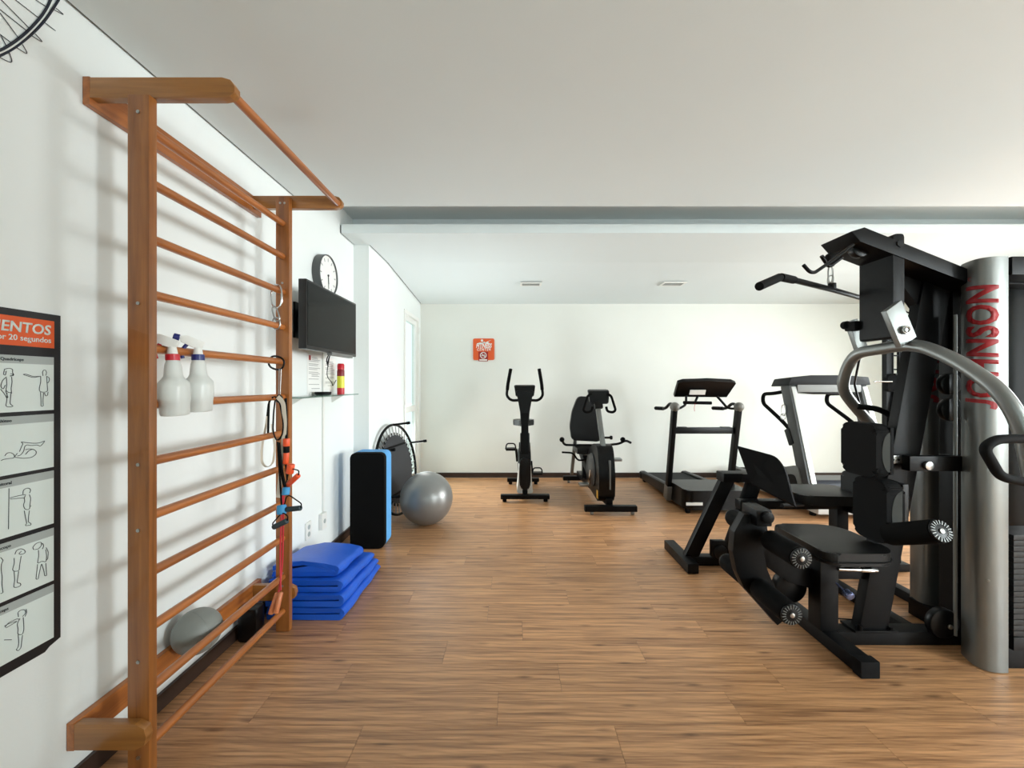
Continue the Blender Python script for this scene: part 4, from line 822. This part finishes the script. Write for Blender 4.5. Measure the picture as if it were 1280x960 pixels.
bm = BM(); poly = [(tx0 + 0.04, 4.41, 1.262), (tx0 + 0.2, 4.41, 1.238), (tx1 - 0.2, 4.41, 1.238), (tx1 - 0.04, 4.41, 1.262)]; prism(bm, poly, (0, 0.18, 0), 0.004); obj('console_belly', bm, M_blackp, t)

# ------------------------------------------------------------------ multi station weight machine
t = thing('multi_gym', 'large black and silver multi-station weight machine on the right', 'weight machine', (2.0, 2.4, 0))
def part(nm, m, f, par=None, label=None, smooth=True):
    bm = BM(); f(bm); return obj(nm, bm, m, par or t, smooth=smooth, label=label)
# --- base
part('cross_foot', M_black, lambda b: box(b, 1.60, 1.68, 1.88, 2.50, 0.004, 0.072, 0.008))
for y in (1.865, 2.495): part('foot_cap', M_rubber, lambda b: box(b, 1.596, 1.684, y, y + 0.05, 0.001, 0.078, 0.006))
part('base_rail', M_black, lambda b: box(b, 1.68, 2.62, 2.10, 2.18, 0.004, 0.072, 0.006))
part('link_rail', M_black, lambda b: box(b, 2.10, 2.16, 2.18, 3.02, 0.004, 0.06, 0.006))
part('link_rail', M_black, lambda b: box(b, 2.44, 2.50, 2.18, 3.02, 0.004, 0.06, 0.006))
part('front_post', M_black, lambda b: box(b, 1.595, 1.69, 2.11, 2.20, 0.07, 0.455, 0.008))
part('seat_support', M_black, lambda b: (box(b, 1.69, 1.90, 2.13, 2.18, 0.33, 0.40, 0.006), box(b, 1.62, 1.86, 2.13, 2.22, 0.44, 0.462, 0.004)))
part('adjusting_rod', M_chrome, lambda b: (cyl(b, (1.665, 2.085, 0.405), (1.86, 2.085, 0.397), 0.010, 14, 0.002), cyl(b, (1.78, 2.085, 0.401), (1.865, 2.085, 0.397), 0.013, 14, 0.003)))
def knob(b):
    cyl(b, (1.66, 2.09, 0.33), (1.665, 2.03, 0.31), 0.006, 8); cyl(b, (1.665, 2.04, 0.312), (1.668, 2.005, 0.302), 0.021, 18, 0.005)
part('pull_pin_knob', mat('blue_chrome', (120, 130, 170), 0.2, metal=0.8), knob)
part('base_cable', M_rubber, lambda b: sweep(b, [(1.69, 2.16, 0.11), (1.86, 2.16, 0.10)], 0.004, 6))
# --- seat one
def pad_prism(b, outline, z0, z1, bev):
    prism(b, rpoly([(x, y, z0) for x, y in outline], 0.07, 7), (0, 0, z1 - z0), bev)
part('front_seat', M_vinyl, lambda b: pad_prism(b, [(1.53, 1.98), (1.84, 1.98), (1.90, 2.05), (1.90, 2.32), (1.84, 2.40), (1.53, 2.42)], 0.463, 0.525, 0.018))
part('seat_piping', M_rubber, lambda b: sweep(b, [p for p in rpoly([(x, y, 0.482) for x, y in [(1.527, 1.977), (1.842, 1.977), (1.903, 2.048), (1.903, 2.322), (1.842, 2.403), (1.527, 2.423)]], 0.07, 7)], 0.004, 6, closed=True))
# --- leaning post
part('leaning_post', M_black, lambda b: beam(b, (1.865, 2.135, 0.06), (2.215, 2.135, 1.95), 0.055, 0.145, up=(1, 0, 0), bev=0.006))
part('post_foot_plate', M_black, lambda b: (box(b, 1.76, 1.98, 2.09, 2.19, 0.072, 0.084, 0.002), cyl(b, (1.79, 2.10, 0.084), (1.79, 2.10, 0.11), 0.012, 8), cyl(b, (1.95, 2.10, 0.084), (1.95, 2.10, 0.10), 0.010, 8)))
# --- back pads
def backpad(b, x0, x1, y0, y1, z0, z1, r):
    prism(b, rpoly([(x0, y0, z0 + 0.03), (x0, y0 + 0.035, z0), (x0, y1 - 0.035, z0), (x0, y1, z0 + 0.03), (x0, y1, z1 - 0.03), (x0, y1 - 0.035, z1), (x0, y0 + 0.035, z1), (x0, y0, z1 - 0.03)], r, 5), (x1 - x0, 0, 0), 0.022)
pu = part('upper_back_pad', M_pad, lambda b: backpad(b, 1.83, 1.905, 2.05, 2.27, 0.87, 1.145, 0.03))
pl_ = part('lower_back_pad', M_pad, lambda b: backpad(b, 1.855, 1.945, 2.02, 2.22, 0.545, 0.86, 0.04))
def halfell(b, xc, y, zc, a, h):
    prism(b, [(xc + a, y, zc - h)] + [(xc + a - 2 * a * math.sin(math.pi * k / 14), y, zc - h * math.cos(math.pi * k / 14)) for k in range(1, 14)] + [(xc + a, y, zc + h)], (0, 0.004, 0))
part('grey_insert', M_padg, lambda b: halfell(b, 1.878, 2.0475, 1.005, 0.020, 0.10), pu)
part('grey_insert', M_padg, lambda b: halfell(b, 1.905, 2.0175, 0.70, 0.026, 0.12), pl_)
part('side_piping', M_rubber, lambda b: box(b, 1.906, 1.925, 2.055, 2.265, 0.89, 1.13, 0.006), pu)
part('side_piping', M_vinyl, lambda b: box(b, 1.946, 1.975, 2.03, 2.21, 0.60, 0.85, 0.006), pl_)
part('pad_bracket', M_steel, lambda b: box(b, 1.865, 2.03, 2.075, 2.083, 0.945, 0.985, 0.002))
for k in range(4): part('bracket_hole', M_rubber, lambda b: cyl(b, (1.885 + k * 0.027, 2.073, 0.965), (1.885 + k * 0.027, 2.076, 0.965), 0.006, 12))
part('swing_bar', M_black, lambda b: box(b, 1.98, 2.33, 2.03, 2.075, 0.915, 0.99, 0.006))
part('swing_bolt', M_steel, lambda b: (cyl(b, (2.065, 2.015, 0.945), (2.065, 2.032, 0.945), 0.022, 20, 0.003)))
part('pad_grab_handle', M_rubber, lambda b: tube(b, [P(1072, 508, 2.35), P(1098, 511, 2.30), P(1115, 520, 2.28), P(1126, 546, 2.26), P(1128, 566, 2.25)], 0.016, 0.05))
# --- leg extension
part('pivot_block', M_black, lambda b: (box(b, 1.26, 1.34, 2.10, 2.24, 0.615, 0.70, 0.01), cyl(b, (1.31, 2.08, 0.665), (1.31, 2.26, 0.665), 0.03, 20, 0.004)))
def arm(b):
    A = [P(930, 643, 2.15), P(958, 643, 2.15), P(960, 668, 2.15), P(953, 690, 2.15), P(958, 712, 2.15), P(985, 772, 2.15), P(972, 782, 2.15), P(950, 757, 2.15), P(930, 735, 2.15), P(921, 715, 2.15), P(916, 690, 2.15), P(918, 665, 2.15)]
    prism(b, A, (0, 0.05, 0), 0.004)
part('leg_arm', M_black, arm)
part('swing_link', M_black, lambda b: prism(b, [P(955, 660, 2.17), P(968, 668, 2.17), P(975, 695, 2.17), P(992, 708, 2.17), P(1022, 712, 2.17), P(1022, 738, 2.17), P(985, 728, 2.17), P(960, 710, 2.17), P(950, 690, 2.17)], (0, 0.06, 0), 0.004))
part('pulley_plate', M_blackp, lambda b: cyl(b, P(990, 735, 2.20), P(990, 735, 2.20) + V(0, 0.05, 0), 0.085, 32, 0.01))
def roller(a, b_, r, m=M_foam, par=None):
    a = Vector(a); b_ = Vector(b_)
    ro = part('foam_roller', m, lambda b: cyl(b, a, b_, r, 28, 0.008), par)
    d = (a - b_).normalized(); u_ = d.orthogonal().normalized(); w_ = d.cross(u_)
    part('end_cap', M_blackp, lambda b: cyl(b, a + d * 0.0, a + d * 0.010, r * 0.92, 28, 0.003), ro)
    def ribs(b):
        for k in range(20):
            an = 2 * math.pi * k / 20; e = u_ * math.cos(an) + w_ * math.sin(an)
            beam(b, a + d * 0.011 + e * r * 0.55, a + d * 0.011 + e * r * 0.88, 0.003, 0.004, up=d)
    part('radial_ribs', M_grey, ribs, ro)
    part('end_bolt', M_steel, lambda b: cyl(b, a + d * 0.010, a + d * 0.016, r * 0.22, 12, 0.001), ro)
    return ro
roller((1.335, 1.89, 0.545), (1.335, 2.11, 0.545), 0.052); roller((1.335, 2.46, 0.545), (1.335, 2.24, 0.545), 0.052)
roller((1.29, 1.89, 0.285), (1.29, 2.13, 0.285), 0.052); roller((1.29, 2.44, 0.285), (1.29, 2.22, 0.285), 0.052)
part('roller_bar', M_steel, lambda b: (cyl(b, (1.335, 2.10, 0.545), (1.335, 2.25, 0.545), 0.013, 12), cyl(b, (1.29, 2.12, 0.285), (1.29, 2.23, 0.285), 0.013, 12)))
roller(P(1174, 664, 1.80), P(1112, 668, 2.03), 0.052)
# --- top boom, vertical carrier plate
def boom(b):
    A = [(1.655, 1.99, 2.095), (1.72, 1.99, 2.115), (2.34, 1.99, 1.865), (2.34, 1.99, 1.80), (1.70, 1.99, 2.045)]
    prism(b, A, (0, 0.20, 0), 0.004)
part('top_boom', M_black, boom)
part('boom_pulley', M_blackp, lambda b: cyl(b, (1.76, 2.05, 2.035), (1.76, 2.09, 2.035), 0.045, 24, 0.006))
part('carrier_plate', M_black, lambda b: prism(b, rpoly([(1.865, 1.995, 1.575), (1.918, 1.995, 1.575), (1.918, 1.995, 2.085), (1.865, 1.995, 2.085)], 0.015), (0, 0.195, 0), 0.004))
part('carrier_bolt', M_black, lambda b: cyl(b, (1.892, 1.985, 2.035), (1.892, 1.996, 2.035), 0.018, 6))
part('gusset_plate', M_black, lambda b: prism(b, [P(1120, 322, 2.12), P(1165, 340, 2.12), P(1199, 352, 2.12), P(1199, 440, 2.12), P(1160, 440, 2.12), P(1150, 385, 2.12), P(1132, 360, 2.12), P(1122, 352, 2.12)], (0, 0.05, 0), 0.003))
part('silver_clamp', M_silver, lambda b: prism(b, [P(1108, 389, 1.95), P(1127, 375, 1.95), P(1146, 421, 1.95), P(1127, 434, 1.95)], (0, 0.03, 0), 0.003), label='silver clamp plate')
part('clamp_bolt', M_steel, lambda b: (cyl(b, P(1134, 412, 1.935), P(1134, 412, 1.935) + V(0, 0.018, 0), 0.021, 20, 0.003), ring(b, P(1134, 412, 1.933), (0, 1, 0), 0.012, 0.003, 20, 6)))
part('silver_clamp', M_silver, lambda b: prism(b, [P(1061, 403, 2.24), P(1072, 398, 2.24), P(1086, 436, 2.24), P(1074, 441, 2.24)], (0, 0.03, 0), 0.003), label='silver clamp plate')
part('carrier_bumper', M_rubber, lambda b: (box(b, 1.84, 1.90, 2.19, 2.26, 1.64, 1.69, 0.01), cyl(b, P(1060, 406, 2.24), P(1060, 406, 2.24) + V(0, 0.03, 0), 0.022, 14, 0.004)))
# --- press arm
PA = [P(1092, 534, 2.44), P(1068, 508, 2.43), P(1052, 486, 2.40), P(1058, 460, 2.34), P(1070, 441, 2.25), P(1145, 429, 1.95), P(1200, 452, 1.75), P(1252, 489, 1.60), P(1278, 532, 1.56), P(1292, 600, 1.55)]
part('press_arm', M_silver, lambda b: tube(b, PA, 0.029, 0.09, 18), label='bent silver press arm')
part('press_handle', M_rubber, lambda b: tube(b, [P(1300, 548, 1.50), P(1245, 549, 1.50), P(1229, 560, 1.50), P(1250, 596, 1.50), P(1300, 606, 1.50)], 0.017, 0.03, 14))
part('press_lower_rod', M_black, lambda b: tube(b, [P(1076, 440, 2.28), P(1068, 480, 2.5), P(1080, 525, 2.5)], 0.006, 0.03, 8))
# --- lat pull-down bar
LB = [P(949, 358, 1.65), P(976, 346, 1.74), P(1040, 362, 2.08), (1.67 * 2 - 1.15 - 0.03, 2.43, 1.84), (2.34, 2.5, 1.80)]
lb = thing('lat_bar', 'long black pull-down bar hanging from the top boom of the weight machine', 'bar', tuple(P(1040, 362, 2.08)))
bm = BM(); tube(bm, LB, 0.013, 0.04, 14); obj('bar', bm, M_black, lb)
bm = BM(); sweep(bm, [P(949, 358, 1.65), P(974, 347, 1.735)], 0.018, 14); obj('hand_grip', bm, M_rubber, lb)
bm = BM(); sweep(bm, fillet([P(976, 346.5, 1.74), P(992, 350, 1.82)], 0.02), 0.017, 14); obj('hand_grip', bm, M_rubber, lb)
bm = BM(); cyl(bm, P(1040, 362, 2.08), P(1040, 354, 2.08), 0.018, 16, 0.003); obj('swivel', bm, M_black, lb)
bm = BM(); loop(bm, P(1038, 343, 2.08), 0.012, 0.042, 0.0035); loop(bm, P(1038, 350, 2.08), 0.018, 0.022, 0.0035, 'x'); obj('snap_hook', bm, M_steel, lb)
bm = BM(); cyl(bm, P(1038, 333, 2.08), P(1039, 318, 2.08), 0.016, 14, 0.003); sphere(bm, P(1037, 322, 2.08), 0.022, 14); obj('cable_ball', bm, M_rubber, lb)
bm = BM(); sweep(bm, [P(1039, 322, 2.08), (1.72, 2.08, 2.05)], 0.004, 6); obj('cable', bm, M_rubber, lb)
part('storage_hook', M_black, lambda b: tube(b, [P(1066, 306, 1.98), P(1040, 326, 1.93), P(1018, 341, 1.88), P(1012, 340, 1.87), P(1004, 331, 1.87)], 0.008, 0.02, 10))
part('storage_hook', M_black, lambda b: tube(b, [P(1052, 322, 2.02), P(1036, 334, 2.02), P(1027, 320, 2.0)], 0.009, 0.02, 10))
# --- towers with printed silver shrouds
def bez(a, c_, b_, s): return (1 - s) ** 2 * a + 2 * s * (1 - s) * c_ + s * s * b_
def shroud(Lp, Cp, Rp, z0, z1, nm='tower_shroud'):
    Lp, Cp, Rp = Vector(Lp + (0,)), Vector(Cp + (0,)), Vector(Rp + (0,))
    outer = [bez(Lp, Cp, Rp, k / 24) for k in range(25)]
    cen = (Lp + Rp) / 2 + V(0.06, 0.06, 0); inner = [p + (cen - p).normalized() * 0.006 for p in outer]
    sh = part(nm, M_silver, lambda b: prism(b, [p + V(0, 0, z0) for p in outer] + [p + V(0, 0, z0) for p in reversed(inner)], (0, 0, z1 - z0)), label='curved silver tower shroud with red lettering')
    def m(u_, v, w):      # u along z, v across, from 0 (right) to 1 (left)
        s = 0.80 - v * 0.66
        p = bez(Lp, Cp, Rp, s); tg = (bez(Lp, Cp, Rp, s + 0.01) - bez(Lp, Cp, Rp, s - 0.01)).normalized(); nr = V(tg.y, -tg.x, 0)
        if nr.dot(cen - p) > 0: nr = -nr
        return p + nr * (0.0012 + w) + V(0, 0, u_)
    return sh, m
def brand(sh, m, z0, z1):
    k = (z1 - z0) / 4.86
    cuts = [q_ * 0.73 / 10 for q_ in range(0, 11)]
    fn = lambda u, v, w: m(z0 + (u + 0.12 * v) * k, v / 0.73, w)
    text('maker_lettering', 'OHNSON', 1.0, M_red, sh, lambda u, v, w: fn(u * 0.99 + 0.36, v, w), bold=0.032, cuts=cuts, spacing=1.04, align='LEFT')
    bm = BM(); pl = [(.30, .73), (.15, .73), (.15, .22), (.12, .14), (.06, .12), (-.02, .15), (-.05, .03), (.04, -.01), (.16, .0), (.25, .06), (.30, .20)]
    prism(bm, [V(a, b, 0) for a, b in pl], (0, 0, 0.0008))
    for c in cuts: bmesh.ops.bisect_plane(bm, geom=bm.verts[:] + bm.edges[:] + bm.faces[:], plane_co=(0, c, 0), plane_no=(0, 1, 0))
    for v in bm.verts: v.co = Vector(fn(v.co.x, v.co.y, v.co.z))
    obj('maker_lettering', bm, M_red, sh, smooth=False)
sh, m_ = shroud((2.245, 2.04), (2.155, 1.885), (2.312, 1.90), 0.004, 1.945)
brand(sh, m_, 1.236, 1.823)
part('trademark_ring', M_red, lambda b: ring(b, m_(1.855, 0.80, 0.001), (-0.6, -0.8, 0), 0.008, 0.001, 16, 5), sh)
part('shroud_screw', M_steel, lambda b: cyl(b, m_(1.91, 1.05, 0.0), m_(1.91, 1.05, 0.008), 0.010, 12, 0.002), sh)
part('shroud_screw', M_steel, lambda b: cyl(b, m_(0.43, 0.25, 0.0), m_(0.43, 0.25, 0.004), 0.006, 12, 0.001), sh)
sh2, m2 = shroud((2.36, 2.42), (2.28, 2.27), (2.465, 2.30), 0.004, 1.985)
brand(sh2, m2, 1.25, 1.87)
part('tower_upright', M_black, lambda b: box(b, 2.27, 2.335, 2.10, 2.17, 0.07, 1.93, 0.004))
part('tower_upright', M_black, lambda b: box(b, 2.335, 2.40, 1.97, 2.03, 0.004, 1.93, 0.004))
part('tower_upright', M_black, lambda b: box(b, 2.78, 2.84, 1.97, 2.03, 0.004, 1.93, 0.004))
part('tower_upright', M_black, lambda b: box(b, 2.78, 2.84, 2.30, 2.36, 0.004, 1.93, 0.004))
part('tower_upright', M_black, lambda b: box(b, 2.47, 2.53, 2.30, 2.36, 0.06, 1.95, 0.004))
part('tower_top', M_black, lambda b: (box(b, 2.33, 2.84, 1.90, 2.04, 1.86, 1.945, 0.005), box(b, 2.24, 2.86, 2.08, 2.38, 1.86, 1.95, 0.005), box(b, 2.78, 2.84, 2.04, 2.30, 1.86, 1.94, 0.004)))
part('tower_base', M_black, lambda b: box(b, 2.33, 2.86, 1.93, 2.40, 0.004, 0.10, 0.005))
part('rear_panel', M_black, lambda b: box(b, 2.34, 2.82, 2.19, 2.205, 0.10, 1.90, 0.003))
part('guide_rod', M_chrome, lambda b: cyl(b, (2.45, 2.06, 0.10), (2.45, 2.06, 1.87), 0.010, 12))
part('guide_rod', M_chrome, lambda b: cyl(b, (2.68, 2.06, 0.10), (2.68, 2.06, 1.87), 0.010, 12))
part('guide_rod', M_chrome, lambda b: cyl(b, (2.325, 2.06, 0.10), (2.325, 2.06, 1.87), 0.006, 12))
part('front_rod', M_grey, lambda b: cyl(b, (2.238, 2.06, 0.08), (2.238, 2.06, 1.70), 0.008, 12))
for k in range(18):
    z = 0.165 + k * 0.0265
    wp_ = part('weight_plate', mat('plate_grey', (26, 27, 28), 0.45, metal=0.3), lambda b: box(b, 2.355, 2.77, 1.915, 2.045, z, z + 0.0245, 0.002))
    part('pin_hole', M_rubber, lambda b: cyl(b, (2.415, 1.913, z + 0.012), (2.415, 1.916, z + 0.012), 0.006, 10), wp_)
part('lower_shroud', M_blackp, lambda b: box(b, 2.35, 2.78, 1.91, 2.05, 0.10, 0.163, 0.004))
part('pulley', M_blackp, lambda b: (cyl(b, (2.19, 2.06, 0.135), (2.19, 2.10, 0.135), 0.075, 28, 0.01)))
part('pulley_bolt', M_steel, lambda b: cyl(b, (2.21, 2.052, 0.125), (2.21, 2.062, 0.125), 0.012, 12, 0.002))
part('pulley', M_blackp, lambda b: cyl(b, P(1190, 480, 2.08), P(1190, 480, 2.08) + V(0, 0.03, 0), 0.055, 24, 0.006))
part('pulley', M_blackp, lambda b: cyl(b, P(1192, 512, 2.08), P(1192, 512, 2.08) + V(0, 0.03, 0), 0.06, 24, 0.006))
# --- adjustable cable column at the back
part('column_tube', M_black, lambda b: box(b, 2.70, 2.74, 2.94, 2.98, 0.05, 2.0, 0.003))
part('column_tube', M_black, lambda b: box(b, 2.79, 2.805, 2.94, 2.96, 0.05, 2.0, 0.003))
part('column_tube', M_black, lambda b: box(b, 2.745, 2.752, 2.94, 2.96, 0.05, 2.0, 0.001))
for k in range(16): part('column_rung', M_black, lambda b: box(b, 2.75, 2.79, 2.945, 2.955, 0.35 + k * 0.1, 0.36 + k * 0.1))
part('column_cap', M_black, lambda b: box(b, 2.68, 2.83, 2.92, 3.0, 2.0, 2.04, 0.005))
part('column_foot', M_black, lambda b: box(b, 2.50, 2.85, 2.92, 3.0, 0.004, 0.06, 0.005))
car = part('pulley_carriage', M_rubber, lambda b: prism(b, rpoly([P(1110, 470, 2.90), P(1124, 466, 2.90), P(1133, 478, 2.90), P(1126, 490, 2.90), P(1110, 489, 2.90)], 0.015), (0, 0.035, 0), 0.004))
part('pull_pin', M_chrome, lambda b: cyl(b, P(1092, 477, 2.89), P(1115, 477, 2.89), 0.006, 10), car)
for (a, b_) in ((1123, 468), (1123, 486), (1125, 477)): part('bolt', M_steel, lambda b: cyl(b, P(a, b_, 2.885), P(a, b_, 2.885) + V(0, 0.02, 0), 0.007, 10), car)
part('rear_cable', M_rubber, lambda b: sweep(b, [P(1129, 390, 2.90), P(1129, 470, 2.90)], 0.003, 6))
part('rear_cable', M_rubber, lambda b: sweep(b, [P(1128, 377, 2.3), P(1160, 379, 2.3)], 0.004, 6))
part('rear_cable', M_rubber, lambda b: sweep(b, [P(1130, 388, 2.3), P(1160, 404, 2.3)], 0.004, 6))
# --- leg press station behind
part('rear_foot_bar', M_black, lambda b: box(b, 1.245, 1.325, 2.89, 3.34, 0.004, 0.075, 0.008))
part('rear_base_rail', M_black, lambda b: box(b, 1.325, 2.50, 3.02, 3.09, 0.004, 0.07, 0.006))
for (a, c_) in (((1.325, 3.05, 0.05), (1.625, 3.05, 0.68)), ((1.56, 2.98, 0.05), (1.775, 2.98, 0.66))):
    part('diagonal_leg', M_black, lambda b: beam(b, a, c_, 0.05, 0.095, up=(1, 0, 0), bev=0.006))
part('leg_pulley', M_blackp, lambda b: (cyl(b, (1.50, 2.93, 0.14), (1.50, 2.97, 0.14), 0.05, 20, 0.006), cyl(b, (1.62, 2.93, 0.11), (1.62, 2.97, 0.11), 0.055, 20, 0.006), box(b, 1.44, 1.54, 2.94, 2.98, 0.10, 0.22, 0.01)))
part('press_top_bar', M_black, lambda b: box(b, 1.535, 1.86, 2.96, 3.07, 0.635, 0.70, 0.008))
def bez(a, c_, b_, s): return (1 - s) ** 2 * a + 2 * s * (1 - s) * c_ + s * s * b_
def fplate(b):
    a_, b_, c_, d_ = P(921, 557, 2.95), P(977, 572, 2.72), P(993, 631, 2.60), P(938, 603, 2.86)
    A = [a_] + [bez(b_ + (a_ - b_) * 0.22, b_, b_ + (c_ - b_) * 0.35, k / 6) for k in range(7)] + [c_, d_]
    prism(b, A, (0.015, 0.0, -0.02))
part('foot_plate', M_rubber, fplate, smooth=False)
part('plate_carrier', M_black, lambda b: (beam(b, (1.70, 3.0, 0.665), (1.80, 2.86, 0.69), 0.10, 0.06, bev=0.008), box(b, 1.60, 2.32, 2.86, 2.93, 0.47, 0.53, 0.006)))
part('rear_seat', M_vinyl, lambda b: pad_prism(b, [(1.95, 2.74), (2.40, 2.70), (2.40, 3.06), (1.95, 3.06)], 0.535, 0.60, 0.02))
part('rear_seat_support', M_black, lambda b: (box(b, 2.08, 2.34, 2.84, 2.94, 0.50, 0.535, 0.004), box(b, 2.28, 2.36, 2.86, 2.94, 0.05, 0.51, 0.006), cyl(b, (1.80, 2.72, 0.54), (1.98, 2.78, 0.53), 0.014, 12)))
part('rear_back_pad', M_vinyl, lambda b: backpad(b, 2.36, 2.44, 2.72, 2.93, 0.45, 0.74, 0.05))
part('rear_leaning_post', M_black, lambda b: beam(b, (2.52, 2.90, 0.05), (2.98, 2.90, 1.90), 0.06, 0.10, up=(1, 0, 0), bev=0.006))
